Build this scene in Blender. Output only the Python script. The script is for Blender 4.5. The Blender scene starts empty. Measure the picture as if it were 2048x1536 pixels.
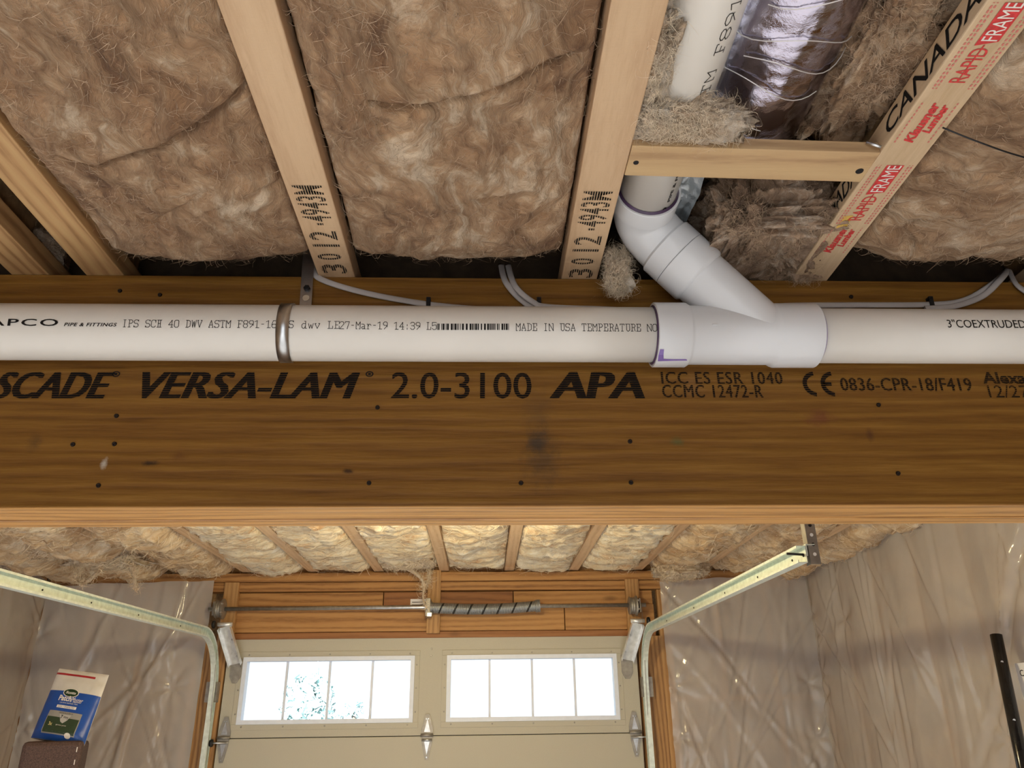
import bpy, bmesh, math, random
import numpy as np
from mathutils import Vector, Matrix

random.seed(7)
RNG = np.random.RandomState(11)
sc = bpy.context.scene
COL = sc.collection

# ------------------------------------------------------------------ camera
H = 1.70                                   # camera height above the floor
FPX, CX, CY = 1538.0, 1024.0, 768.0        # focal length in pixels of the 2048x1536 frame
_p, _y, _r = math.radians(23.6), math.radians(2.3), 0.0135
F = np.array([math.sin(_y) * math.cos(_p), math.cos(_y) * math.cos(_p), math.sin(_p)])
_R = np.array([math.cos(_y), -math.sin(_y), 0.0]); _U = np.cross(_R, F)
R = _R - _r * _U; R /= np.linalg.norm(R)
U = _U + _r * _R; U /= np.linalg.norm(U)
cam_d = bpy.data.cameras.new('camera')
cam = bpy.data.objects.new('camera', cam_d); COL.objects.link(cam)
cam_d.sensor_fit = 'HORIZONTAL'; cam_d.sensor_width = 36.0; cam_d.lens = 36.0 * FPX / 2048.0
cam_d.clip_start = 0.01; cam_d.clip_end = 300
M = Matrix(((R[0], U[0], -F[0], 0), (R[1], U[1], -F[1], 0), (R[2], U[2], -F[2], H), (0, 0, 0, 1)))
cam.matrix_world = M
sc.camera = cam

# ------------------------------------------------------------------ world, sun, exposure
wd = bpy.data.worlds.new('sky'); sc.world = wd; wd.use_nodes = True
wt = wd.node_tree; wt.nodes.clear()
wo_ = wt.nodes.new('ShaderNodeOutputWorld'); wb = wt.nodes.new('ShaderNodeBackground')
# bright thin-cloud sky: even, faintly blue, a little whiter towards the horizon all the way round
tc_ = wt.nodes.new('ShaderNodeTexCoord'); sx_ = wt.nodes.new('ShaderNodeSeparateXYZ'); rp_ = wt.nodes.new('ShaderNodeValToRGB')
wt.links.new(tc_.outputs['Generated'], sx_.inputs[0]); wt.links.new(sx_.outputs[2], rp_.inputs[0])
rp_.color_ramp.elements[0].color = (0.93, 0.97, 1.0, 1); rp_.color_ramp.elements[1].color = (0.76, 0.88, 1.0, 1)
wt.links.new(rp_.outputs[0], wb.inputs[0]); wb.inputs[1].default_value = 1.3
wt.links.new(wb.outputs[0], wo_.inputs[0])
sun_d = bpy.data.lights.new('sun', 'SUN'); sun_d.energy = 19.0; sun_d.angle = math.radians(0.6); sun_d.color = (1.0, 0.985, 0.97)
sun = bpy.data.objects.new('sun', sun_d); COL.objects.link(sun); sun.location = (1, -8, 8)
sun.rotation_euler = Vector((-0.08, 1.0, -0.30)).normalized().to_track_quat('-Z', 'Y').to_euler()
# sky portals in the two openings that let daylight in (they only guide sampling, they emit nothing)
def portal(name, loc, sx, sz, toward):
    ld = bpy.data.lights.new(name, 'AREA'); ld.shape = 'RECTANGLE'; ld.size = sx; ld.size_y = sz
    ld.cycles.is_portal = True
    o = bpy.data.objects.new(name, ld); COL.objects.link(o); o.location = loc
    o.rotation_euler = Vector((0, toward, 0)).to_track_quat('-Z', 'Z').to_euler()
portal('sky_portal', (-0.3, -3.58, 1.07), 4.2, 2.14, 1)
portal('sky_portal', (-0.30, 4.97, H + 0.18), 2.4, 0.5, -1)
vs = sc.view_settings
vs.view_transform = 'Standard'; vs.look = 'None'; vs.gamma = 1.0; vs.use_curve_mapping = False
vs.exposure = 0.30
sc.cycles.use_denoising = True
sc.cycles.max_bounces = 10; sc.cycles.diffuse_bounces = 6; sc.cycles.transparent_max_bounces = 24
sc.cycles.sample_clamp_indirect = 6.0

# ------------------------------------------------------------------ pixel helpers (relative to the camera; heights get +H)
O = np.array([0, 0, H])
def ray(u, v): return F + R * (u - CX) / FPX - U * (v - CY) / FPX
def hy(u, v, Y): d = ray(u, v); return d * Y / d[1] + O
def hz(u, v, Z): d = ray(u, v); return d * Z / d[2] + O          # Z relative to the camera
def hx(u, v, X): d = ray(u, v); return d * X / d[0] + O

# ------------------------------------------------------------------ mesh helpers
WORG = {}
class MB:
    def __init__(s): s.v = []; s.f = []; s.smooth = []
    def add(s, V, Fc, smooth=False):
        n = len(s.v); s.v.extend([tuple(map(float, p)) for p in V])
        s.f.extend([tuple(int(i) + n for i in f) for f in Fc]); s.smooth.extend([smooth] * len(Fc)); return s
    def box(s, a, b):
        (x0, y0, z0), (x1, y1, z1) = a, b
        V = [(x0, y0, z0), (x1, y0, z0), (x1, y1, z0), (x0, y1, z0), (x0, y0, z1), (x1, y0, z1), (x1, y1, z1), (x0, y1, z1)]
        return s.add(V, [(0, 3, 2, 1), (4, 5, 6, 7), (0, 1, 5, 4), (1, 2, 6, 5), (2, 3, 7, 6), (3, 0, 4, 7)])
    def obox(s, c, ex, ey, ez):
        c, ex, ey, ez = map(lambda q: np.array(q, float), (c, ex, ey, ez))
        V = [c + a * ex + b * ey + d * ez for d in (-1, 1) for a, b in ((-1, -1), (1, -1), (1, 1), (-1, 1))]
        return s.add(V, [(0, 3, 2, 1), (4, 5, 6, 7), (0, 1, 5, 4), (1, 2, 6, 5), (2, 3, 7, 6), (3, 0, 4, 7)])
    def quad(s, *P): return s.add(P, [tuple(range(len(P)))])
    def prism(s, poly, axis_vec):
        n = len(poly); P = [np.array(p, float) for p in poly]; a = np.array(axis_vec, float)
        V = P + [p + a for p in P]
        Fc = [tuple(range(n))[::-1], tuple(range(n, 2 * n))] + [(i, (i + 1) % n, n + (i + 1) % n, n + i) for i in range(n)]
        return s.add(V, Fc)
    def sweep(s, path, prof, up=None, closed_prof=True, caps=True, radii=None, smooth=True):
        """prof: list of (a,b) offsets in the frame (side, up)."""
        P = [np.array(p, float) for p in path]; n = len(P); m = len(prof); V = []
        prev = None
        for i in range(n):
            t = P[min(i + 1, n - 1)] - P[max(i - 1, 0)]; t /= np.linalg.norm(t) + 1e-12
            if up is not None: ref = np.array(up, float)
            elif prev is None: ref = np.array([0, 0, 1.0]) if abs(t[2]) < 0.9 else np.array([0, 1.0, 0])
            else: ref = prev
            b = ref - t * (ref @ t); b /= np.linalg.norm(b) + 1e-12; prev = b
            a = np.cross(t, b); k = 1.0 if radii is None else radii[i]
            for (pa, pb) in prof: V.append(P[i] + k * (a * pa + b * pb))
        Fc = []
        mm = m if closed_prof else m - 1
        for i in range(n - 1):
            for j in range(mm):
                j2 = (j + 1) % m; Fc.append((i * m + j, i * m + j2, (i + 1) * m + j2, (i + 1) * m + j))
        k0 = len(s.v); s.add(V, Fc, smooth)
        if caps and closed_prof:
            s.f += [tuple(k0 + j for j in range(m))[::-1], tuple(k0 + (n - 1) * m + j for j in range(m))]; s.smooth += [False, False]
        return s
    def tube(s, path, r, seg=12, caps=True, radii=None, up=None):
        prof = [(r * math.cos(2 * math.pi * j / seg), r * math.sin(2 * math.pi * j / seg)) for j in range(seg)]
        return s.sweep(path, prof, up=up, caps=caps, radii=radii)
    def lathe(s, o, axis, prof, seg=32, caps=True):
        """prof: (t along axis, radius)"""
        o = np.array(o, float); ax = np.array(axis, float); ax /= np.linalg.norm(ax)
        ref = np.array([0, 0, 1.0]) if abs(ax[2]) < 0.9 else np.array([0, 1.0, 0])
        b = ref - ax * (ref @ ax); b /= np.linalg.norm(b); a = np.cross(ax, b); V = []
        for (t, r) in prof:
            for j in range(seg):
                q = 2 * math.pi * j / seg; V.append(o + ax * t + r * (a * math.cos(q) + b * math.sin(q)))
        Fc = []
        for i in range(len(prof) - 1):
            for j in range(seg):
                j2 = (j + 1) % seg; Fc.append((i * seg + j, i * seg + j2, (i + 1) * seg + j2, (i + 1) * seg + j))
        k0 = len(s.v); s.add(V, Fc, True)
        if caps:
            n = len(prof); s.f += [tuple(k0 + j for j in range(seg))[::-1], tuple(k0 + (n - 1) * seg + j for j in range(seg))]; s.smooth += [False, False]
        return s
    def grid(s, G, smooth=True):
        ny, nx, _ = G.shape
        idx = np.arange(ny * nx).reshape(ny, nx)
        Fc = np.stack([idx[:-1, :-1], idx[:-1, 1:], idx[1:, 1:], idx[1:, :-1]], -1).reshape(-1, 4)
        n = len(s.v); s.v.extend(map(tuple, G.reshape(-1, 3).tolist())); s.f.extend(map(tuple, (Fc + n).tolist())); s.smooth.extend([smooth] * len(Fc)); return s
    def build(s, name, mat, parent=None, label=None, cat=None, group=None, kind=None, bevel=0, origin=None, sharp=None):
        V = np.array(s.v, float)
        lo, hi = V.min(0), V.max(0)
        if origin is None:
            origin = np.array([(lo[0] + hi[0]) / 2, (lo[1] + hi[1]) / 2, lo[2] if parent is None else (lo[2] + hi[2]) / 2])
        origin = np.array(origin, float)
        me = bpy.data.meshes.new(name); me.from_pydata((V - origin).tolist(), [], s.f); me.update()
        me.polygons.foreach_set('use_smooth', s.smooth)
        if sharp is not None: me.set_sharp_from_angle(angle=math.radians(sharp))
        me.materials.append(mat)
        o = bpy.data.objects.new(name, me); COL.objects.link(o)
        WORG[o.name] = origin
        if parent is not None:
            o.parent = parent; o.location = origin - WORG[parent.name]
        else: o.location = origin
        if bevel:
            m = o.modifiers.new('bevel', 'BEVEL'); m.width = bevel; m.segments = 2; m.limit_method = 'ANGLE'
        tag(o, label, cat, group, kind); return o
def tag(o, label=None, cat=None, group=None, kind=None):
    if label: o['label'] = label
    if cat: o['category'] = cat
    if group: o['group'] = group
    if kind: o['kind'] = kind
def root(name, loc, label, cat, group=None, kind=None):
    o = bpy.data.objects.new(name, None); COL.objects.link(o); o.location = loc; o.empty_display_size = 0.05
    WORG[o.name] = np.array(loc, float); tag(o, label, cat, group, kind); return o

# numpy value noise
_T = RNG.rand(512, 512)
def vnoise(x, y, seed=0):
    x = np.asarray(x, float) + seed * 37.13; y = np.asarray(y, float) + seed * 91.7
    xi = np.floor(x).astype(int); yi = np.floor(y).astype(int); fx = x - xi; fy = y - yi
    fx = fx * fx * fx * (fx * (fx * 6 - 15) + 10); fy = fy * fy * fy * (fy * (fy * 6 - 15) + 10)
    g = lambda a, b: _T[a % 512, b % 512]
    return (g(xi, yi) * (1 - fx) + g(xi + 1, yi) * fx) * (1 - fy) + (g(xi, yi + 1) * (1 - fx) + g(xi + 1, yi + 1) * fx) * fy
def fbm(x, y, octv=4, seed=0, gain=0.5):
    a, t, n = 1.0, 0.0, 0.0
    for i in range(octv): t = t + a * (vnoise(x * 2 ** i, y * 2 ** i, seed + i) - 0.5); n += a; a *= gain
    return t / n * 2
def ridged(x, y, octv=3, seed=0):
    a, t, n = 1.0, 0.0, 0.0
    for i in range(octv): t = t + a * (1 - np.abs(2 * vnoise(x * 2 ** i, y * 2 ** i, seed + i) - 1)); n += a; a *= 0.5
    return t / n

# ------------------------------------------------------------------ materials
def newmat(name):
    m = bpy.data.materials.new(name); m.use_nodes = True; nt = m.node_tree
    b = nt.nodes['Principled BSDF']; return m, nt, b
class N:
    def __init__(s, nt): s.nt = nt
    def n(s, t, **k):
        q = s.nt.nodes.new(t)
        for a, v in k.items():
            if a.startswith('i_'): q.inputs[a[2:].replace('_', ' ')].default_value = v
            else: setattr(q, a, v)
        return q
    def l(s, a, b): s.nt.links.new(a, b)
    def math(s, op, a, b=None, clamp=False):
        q = s.n('ShaderNodeMath', operation=op); q.use_clamp = clamp
        for i, v in enumerate((a, b)):
            if v is None: continue
            if isinstance(v, (int, float)): q.inputs[i].default_value = v
            else: s.l(v, q.inputs[i])
        return q.outputs[0]
    def coords(s, scale=(1, 1, 1), rand=True, rot=(0, 0, 0)):
        tc = s.n('ShaderNodeTexCoord'); out = tc.outputs['Object']
        if rand:
            oi = s.n('ShaderNodeObjectInfo'); v = s.n('ShaderNodeVectorMath', operation='SCALE'); v.inputs[0].default_value = (7.3, 3.1, 5.7)
            mu = s.math('MULTIPLY', oi.outputs['Random'], 3.0); s.l(mu, v.inputs['Scale'])
            ad = s.n('ShaderNodeVectorMath', operation='ADD'); s.l(out, ad.inputs[0]); s.l(v.outputs[0], ad.inputs[1]); out = ad.outputs[0]
        mp = s.n('ShaderNodeMapping'); mp.inputs['Scale'].default_value = scale; mp.inputs['Rotation'].default_value = rot; s.l(out, mp.inputs['Vector'])
        return mp.outputs[0]
    def noise(s, vec, scale, detail=4, rough=0.55, dist=0.0):
        q = s.n('ShaderNodeTexNoise'); s.l(vec, q.inputs['Vector'])
        q.inputs['Scale'].default_value = scale; q.inputs['Detail'].default_value = detail; q.inputs['Roughness'].default_value = rough; q.inputs['Distortion'].default_value = dist
        return q.outputs[0]
    def ramp(s, fac, stops):
        q = s.n('ShaderNodeValToRGB'); s.l(fac, q.inputs[0]); e = q.color_ramp.elements
        while len(e) > 1: e.remove(e[0])
        for i, (p, c) in enumerate(stops):
            c = tuple(c) + (1,) if hasattr(c, '__len__') else (c, c, c, 1)
            if i == 0: e[0].position = p; e[0].color = c
            else: k = e.new(p); k.color = c
        return q.outputs[0]
    def mix(s, fac, a, b, mode='MIX'):
        q = s.n('ShaderNodeMix', data_type='RGBA', blend_type=mode)
        for sock, v in ((q.inputs[0], fac), (q.inputs[6], a), (q.inputs[7], b)):
            if isinstance(v, (int, float)): sock.default_value = v
            elif isinstance(v, tuple): sock.default_value = v + (1,) if len(v) == 3 else v
            else: s.l(v, sock)
        return q.outputs[2]
    def bump(s, h, strength, dist, bsdf):
        q = s.n('ShaderNodeBump'); q.inputs['Strength'].default_value = strength; q.inputs['Distance'].default_value = dist
        s.l(h, q.inputs['Height']); s.l(q.outputs[0], bsdf.inputs['Normal'])

def simple(name, col, rough=0.5, metal=0.0, var=0.08, nscale=30, bump=0.0, coat=0.0, spec=None):
    m, nt, b = newmat(name); k = N(nt); v = k.coords(); f = k.noise(v, nscale, 4)
    lo = tuple(c * (1 - var) for c in col); hi = tuple(min(1, c * (1 + var)) for c in col)
    k.l(k.ramp(f, [(0.3, lo), (0.7, hi)]), b.inputs['Base Color'])
    b.inputs['Roughness'].default_value = rough; b.inputs['Metallic'].default_value = metal; b.inputs['Coat Weight'].default_value = coat
    if spec is not None: b.inputs['Specular IOR Level'].default_value = spec
    if bump: k.bump(f, bump, 0.002, b)
    return m

def wood(name, light, mid, dark, axis, rough=0.6, rings=9.0, knots=True, spec=0.4, bump=0.25, contrast=1.0, saw=0.0):
    m, nt, b = newmat(name); k = N(nt)
    st = [1.0, 1.0, 1.0]; st[axis] = 0.10
    v = k.coords(tuple(st)); raw = k.coords((1, 1, 1))
    warp = k.noise(v, 4.0, 3)
    w = k.n('ShaderNodeTexWave', wave_type='RINGS'); w.rings_direction = 'XYZ'[axis]
    ov = k.n('ShaderNodeVectorMath', operation='ADD'); off = [0.11, 0.09, 0.13]; off[axis] = 0
    ov.inputs[1].default_value = off; k.l(v, ov.inputs[0]); k.l(ov.outputs[0], w.inputs['Vector'])
    w.inputs['Scale'].default_value = rings * 1.5; w.inputs['Distortion'].default_value = 9.0; w.inputs['Detail'].default_value = 4; w.inputs['Detail Scale'].default_value = 0.9
    fine = k.noise(v, 160, 5, 0.65)
    g = k.math('ADD', k.math('MULTIPLY', w.outputs['Fac'], 0.38 * contrast), k.math('MULTIPLY', fine, 0.55))
    g = k.math('ADD', g, k.math('MULTIPLY', k.math('SUBTRACT', warp, 0.5), 0.7))
    c = k.ramp(g, [(0.15, dark), (0.42, mid), (0.8, light)])
    if knots:
        st2 = [1.0, 1.0, 1.0]; st2[axis] = 0.35
        vk = k.coords(tuple(st2)); vo = k.n('ShaderNodeTexVoronoi'); vo.inputs['Scale'].default_value = 4.5; k.l(vk, vo.inputs['Vector'])
        mk = k.ramp(vo.outputs['Distance'], [(0.03, 0.75), (0.10, 0.0)])
        c = k.mix(mk, c, tuple(q * 0.45 for q in dark))
    k.l(c, b.inputs['Base Color']); b.inputs['Roughness'].default_value = rough; b.inputs['Specular IOR Level'].default_value = spec
    h = g
    if saw:
        s3 = [0.2, 0.2, 0.2]; s3[axis] = 1.0
        sw = k.noise(k.coords(tuple(s3)), 420, 2); h = k.math('ADD', g, k.math('MULTIPLY', sw, saw))
    k.bump(h, bump, 0.003, b); return m

def fluff(name, cols, sc1=9.0, streak=(3.0, 1.0, 2.0), rot=(0, 0, 0.5), bump=0.9):
    """cols: dark, mid, light, pale"""
    m, nt, b = newmat(name); k = N(nt)
    v0 = k.coords((1, 1, 1)); wn = k.n('ShaderNodeTexNoise'); k.l(v0, wn.inputs['Vector']); wn.inputs['Scale'].default_value = sc1 * 0.8; wn.inputs['Detail'].default_value = 3
    wv = k.n('ShaderNodeVectorMath', operation='MULTIPLY_ADD'); k.l(wn.outputs['Color'], wv.inputs[0]); wv.inputs[1].default_value = (0.16, 0.16, 0.16); k.l(v0, wv.inputs[2])
    mp = k.n('ShaderNodeMapping'); mp.inputs['Scale'].default_value = streak; mp.inputs['Rotation'].default_value = rot; k.l(wv.outputs[0], mp.inputs['Vector']); vs_ = mp.outputs[0]
    big = k.noise(wv.outputs[0], sc1 * 0.9, 5, 0.62, 0.4); st = k.noise(vs_, 11, 8, 0.66, 0.8); fine = k.noise(vs_, 85, 5, 0.7, 1.0)
    fac = k.math('ADD', k.math('MULTIPLY', big, 0.52), k.math('MULTIPLY', st, 0.48))
    fac = k.math('ADD', fac, k.math('MULTIPLY', k.math('SUBTRACT', fine, 0.5), 0.12))
    c = k.ramp(fac, [(0.36, cols[0]), (0.455, cols[1]), (0.53, cols[2]), (0.62, cols[3])])
    sp = k.noise(k.coords((1, 1, 1)), 210, 2, 0.5); spm = k.ramp(sp, [(0.72, 0.0), (0.77, 0.6)])
    c = k.mix(spm, c, tuple(q * 0.35 for q in cols[0]))
    k.l(c, b.inputs['Base Color']); b.inputs['Roughness'].default_value = 0.95; b.inputs['Specular IOR Level'].default_value = 0.05
    b.inputs['Sheen Weight'].default_value = 0.10; b.inputs['Sheen Roughness'].default_value = 0.6
    h = k.math('ADD', k.math('MULTIPLY', st, 1.0), k.math('MULTIPLY', fine, 0.16))
    k.bump(h, bump, 0.022, b); return m

MAT = {}
MAT['joist'] = wood('joist_wood', (0.66, 0.475, 0.30), (0.61, 0.425, 0.26), (0.50, 0.325, 0.19), 1, saw=0.35, contrast=0.55, rings=4)
MAT['joist_warm'] = wood('joist_wood_warm', (0.52, 0.33, 0.15), (0.46, 0.27, 0.12), (0.28, 0.15, 0.06), 1, rings=14, contrast=1.3)
MAT['joist_pale'] = wood('joist_wood_pale', (0.68, 0.53, 0.36), (0.64, 0.48, 0.31), (0.52, 0.37, 0.22), 1, contrast=0.45, rings=4)
MAT['strap_wood'] = wood('strapping_wood', (0.60, 0.42, 0.22), (0.54, 0.36, 0.19), (0.36, 0.22, 0.11), 0, rings=7, contrast=1.1)
MAT['far_joist'] = wood('far_joist_wood', (0.76, 0.55, 0.34), (0.70, 0.48, 0.28), (0.56, 0.35, 0.19), 1, contrast=0.6)
MAT['header'] = wood('header_wood', (0.50, 0.27, 0.095), (0.42, 0.21, 0.07), (0.25, 0.11, 0.035), 0, rings=6)
MAT['header_red'] = wood('header_wood_red', (0.34, 0.15, 0.055), (0.29, 0.12, 0.04), (0.18, 0.07, 0.025), 0, rings=6)
MAT['stud'] = wood('stud_wood', (0.50, 0.29, 0.12), (0.42, 0.23, 0.09), (0.26, 0.13, 0.05), 2)
MAT['osb'] = simple('osb_board', (0.30, 0.19, 0.09), 0.8, var=0.35, nscale=60)
MAT['deck'] = simple('subfloor_board', (0.22, 0.15, 0.08), 0.85, var=0.3, nscale=40)
BROWN = [(0.195, 0.100, 0.050), (0.36, 0.210, 0.112), (0.485, 0.312, 0.180), (0.74, 0.585, 0.42)]
MAT['batt'] = fluff('brown_fibreglass', BROWN)
MAT['batt_b'] = fluff('brown_fibreglass_streaked', [(0.19, 0.10, 0.052), (0.35, 0.208, 0.113), (0.49, 0.32, 0.188), (0.70, 0.55, 0.395)], streak=(1.0, 4.0, 2.0), rot=(0, 0, -0.9))
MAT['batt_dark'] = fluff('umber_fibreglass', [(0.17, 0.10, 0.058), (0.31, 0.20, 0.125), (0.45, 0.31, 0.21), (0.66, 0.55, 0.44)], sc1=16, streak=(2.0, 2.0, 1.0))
MAT['batt_pale'] = fluff('pale_fibreglass', [(0.42, 0.28, 0.17), (0.58, 0.44, 0.31), (0.70, 0.58, 0.45), (0.80, 0.73, 0.64)], sc1=16)
MAT['batt_yellow'] = fluff('yellow_fibreglass', [(0.62, 0.37, 0.19), (0.80, 0.63, 0.41), (0.86, 0.74, 0.54), (0.90, 0.83, 0.70)], sc1=7, streak=(0.7, 3.0, 2.0), rot=(0, 0, 0.1))
MAT['batt_tan'] = fluff('tan_fibreglass', [(0.44, 0.25, 0.12), (0.62, 0.42, 0.24), (0.74, 0.56, 0.36), (0.84, 0.72, 0.56)], sc1=7, streak=(0.7, 3.0, 2.0), rot=(0, 0, 0.1))
MAT['fibre'] = simple('fibre_strands', (0.44, 0.315, 0.21), 0.9, var=0.5, nscale=60)
MAT['fibre_pale'] = simple('fibre_strands_pale', (0.74, 0.62, 0.46), 0.9, var=0.3, nscale=60)
MAT['pvc'] = simple('pvc_pipe_white', (0.74, 0.71, 0.655), 0.32, var=0.03, nscale=8, spec=0.5)
MAT['pvc_fit'] = simple('pvc_fitting_cool_white', (0.70, 0.715, 0.74), 0.28, var=0.02, nscale=8, spec=0.5)
MAT['primer'] = simple('purple_primer', (0.22, 0.14, 0.42), 0.35, var=0.25)
MAT['primer_dark'] = simple('dark_purple_primer', (0.07, 0.04, 0.09), 0.4, var=0.3)
MAT['galv'] = simple('galvanised_steel', (0.62, 0.64, 0.66), 0.32, 1.0, var=0.18, nscale=45, bump=0.05)
MAT['track'] = simple('galvanised_track', (0.78, 0.86, 0.80), 0.42, 0.4, var=0.12, nscale=40)
MAT['bright_galv'] = simple('bright_galvanised_plate', (0.78, 0.81, 0.84), 0.3, 0.55, var=0.15, nscale=40)
MAT['greymetal'] = simple('dull_grey_steel', (0.34, 0.32, 0.29), 0.5, 0.7, var=0.2)
MAT['dark'] = simple('black_steel', (0.02, 0.02, 0.022), 0.4, 0.4, var=0.3)
MAT['screw'] = simple('dark_rusty_screw', (0.022, 0.014, 0.010), 0.6, 0.2, var=0.5, nscale=400, spec=0.2)
MAT['blackgloss'] = simple('black_gloss_metal', (0.018, 0.018, 0.02), 0.16, 0.3, var=0.2)
MAT['ink'] = simple('black_ink', (0.014, 0.012, 0.011), 0.8, var=0.3, spec=0.1)
MAT['red'] = simple('red_ink', (0.60, 0.045, 0.045), 0.6, var=0.25, nscale=200)
MAT['white_ink'] = simple('white_ink', (0.80, 0.76, 0.70), 0.6)
MAT['cable'] = simple('grey_white_cable_jacket', (0.46, 0.43, 0.42), 0.42, var=0.06)
MAT['door'] = simple('beige_door_skin', (0.475, 0.448, 0.365), 0.55, var=0.04, nscale=300, bump=0.05)
MAT['winframe'] = simple('white_vinyl_frame', (0.74, 0.80, 0.92), 0.45, var=0.03)
MAT['concrete'] = simple('concrete', (0.50, 0.505, 0.51), 0.85, var=0.12, nscale=6, bump=0.1)
MAT['drive'] = simple('asphalt', (0.20, 0.20, 0.20), 0.9, var=0.1, nscale=3)
MAT['siding'] = simple('painted_wall', (0.62, 0.59, 0.54), 0.8, var=0.05)
MAT['paper'] = simple('white_paper', (0.80, 0.79, 0.80), 0.7, var=0.02)
MAT['porcelain'] = simple('white_porcelain', (0.82, 0.81, 0.78), 0.25, var=0.02)
MAT['leaf'] = simple('tree_leaf', (0.52, 0.66, 0.66), 0.6, var=0.4, nscale=3)
MAT['bark'] = simple('tree_bark', (0.20, 0.15, 0.11), 0.9, var=0.3)

def beam_mat():
    m, nt, b = newmat('varnished_laminated_veneer'); k = N(nt)
    v = k.coords((0.055, 1, 1), rand=False); raw = k.coords((1, 1, 1), rand=False)
    big = k.noise(v, 5.0, 4, 0.55, 0.8)
    w = k.n('ShaderNodeTexWave', wave_type='BANDS'); w.bands_direction = 'Z'; k.l(v, w.inputs['Vector'])
    w.inputs['Scale'].default_value = 14; w.inputs['Distortion'].default_value = 9.0; w.inputs['Detail'].default_value = 4; w.inputs['Detail Scale'].default_value = 1.6; w.inputs['Detail Roughness'].default_value = 0.6
    fine = k.noise(v, 130, 6, 0.7)
    g = k.math('ADD', k.math('MULTIPLY', w.outputs['Fac'], 0.16), k.math('ADD', k.math('MULTIPLY', fine, 0.58), k.math('MULTIPLY', big, 0.34)))
    c = k.ramp(g, [(0.25, (0.090, 0.035, 0.006)), (0.46, (0.178, 0.078, 0.013)), (0.62, (0.23, 0.108, 0.018)), (0.85, (0.32, 0.165, 0.034))])
    tc = k.n('ShaderNodeTexCoord'); nz = k.noise(raw, 60, 4, 0.7)
    for (u, vv, rad, col, amt, zs) in BEAM_STAINS:
        p = hy(u, vv, YB) - BEAM_O
        d = k.n('ShaderNodeVectorMath', operation='SUBTRACT'); k.l(tc.outputs['Object'], d.inputs[0]); d.inputs[1].default_value = tuple(p)
        s = k.n('ShaderNodeVectorMath', operation='MULTIPLY'); k.l(d.outputs[0], s.inputs[0]); s.inputs[1].default_value = (1, 0, zs)
        ln = k.n('ShaderNodeVectorMath', operation='LENGTH'); k.l(s.outputs[0], ln.inputs[0])
        q = k.math('ADD', ln.outputs['Value'], k.math('MULTIPLY', k.math('SUBTRACT', nz, 0.5), rad * 1.6))
        mk = k.ramp(k.math('DIVIDE', q, rad), [(0.2, amt), (1.0, 0.0)])
        c = k.mix(mk, c, col)
    k.l(c, b.inputs['Base Color']); b.inputs['Roughness'].default_value = 0.5; b.inputs['Specular IOR Level'].default_value = 0.22
    k.bump(k.math('ADD', k.math('MULTIPLY', w.outputs['Fac'], 0.6), fine), 0.45, 0.0022, b)
    return m

def striped(name, col, axis, pitch, duty, nz=0.25):
    """ink laid down in print-head stripes: bare wood shows between them"""
    m, nt, b = newmat(name); k = N(nt)
    tc = k.n('ShaderNodeTexCoord'); sp = k.n('ShaderNodeSeparateXYZ'); k.l(tc.outputs['Object'], sp.inputs[0])
    f = k.math('FRACT', k.math('DIVIDE', sp.outputs[axis], pitch))
    n_ = k.noise(tc.outputs['Object'], 160, 3); f = k.math('ADD', f, k.math('MULTIPLY', k.math('SUBTRACT', n_, 0.5), nz))
    on = k.math('LESS_THAN', f, duty)
    b.inputs['Base Color'].default_value = tuple(col) + (1,); b.inputs['Roughness'].default_value = 0.8; b.inputs['Specular IOR Level'].default_value = 0.08
    k.l(on, b.inputs['Alpha']); return m
MAT['ink_stripe'] = striped('black_ink_striped', (0.008, 0.007, 0.007), 2, 0.0037, 0.80)
MAT['ink_stripe_fine'] = striped('black_ink_striped_fine', (0.012, 0.009, 0.007), 2, 0.0032, 0.74, 0.4)
MAT['ink_joist'] = striped('black_ink_joist', (0.03, 0.025, 0.02), 0, 0.0036, 0.66, 0.4)
MAT['red_faint'] = striped('faint_red_ink', (0.62, 0.20, 0.17), 1, 0.006, 0.55, 0.9)

def poly_mat(name, alpha, tint):
    m = bpy.data.materials.new(name); m.use_nodes = True; nt = m.node_tree; nt.nodes.clear(); k = N(nt)
    out = k.n('ShaderNodeOutputMaterial')
    pr = k.n('ShaderNodeBsdfPrincipled'); pr.inputs['Base Color'].default_value = tint + (1,)
    pr.inputs['Roughness'].default_value = 0.13; pr.inputs['Specular IOR Level'].default_value = 1.0
    tl = k.n('ShaderNodeBsdfTranslucent'); tl.inputs[0].default_value = tint + (1,)
    tr = k.n('ShaderNodeBsdfTransparent'); tr.inputs[0].default_value = (0.93, 0.91, 0.88, 1)
    m1 = k.n('ShaderNodeMixShader'); m1.inputs[0].default_value = 0.2; k.l(pr.outputs[0], m1.inputs[1]); k.l(tl.outputs[0], m1.inputs[2])
    m2 = k.n('ShaderNodeMixShader'); m2.inputs[0].default_value = alpha
    v = k.coords((1, 1, 1)); nz = k.noise(v, 3, 4); k.l(k.ramp(nz, [(0.3, alpha - 0.06), (0.7, alpha + 0.06)]), m2.inputs[0])
    k.l(tr.outputs[0], m2.inputs[1]); k.l(m1.outputs[0], m2.inputs[2]); k.l(m2.outputs[0], out.inputs[0])
    bp = k.n('ShaderNodeBump'); bp.inputs['Strength'].default_value = 0.14; bp.inputs['Distance'].default_value = 0.01
    k.l(k.noise(v, 14, 4, 0.6, 1.0), bp.inputs['Height']); k.l(bp.outputs[0], pr.inputs['Normal'])
    return m
MAT['poly'] = poly_mat('milky_polythene', 0.55, (0.82, 0.80, 0.77))

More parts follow.
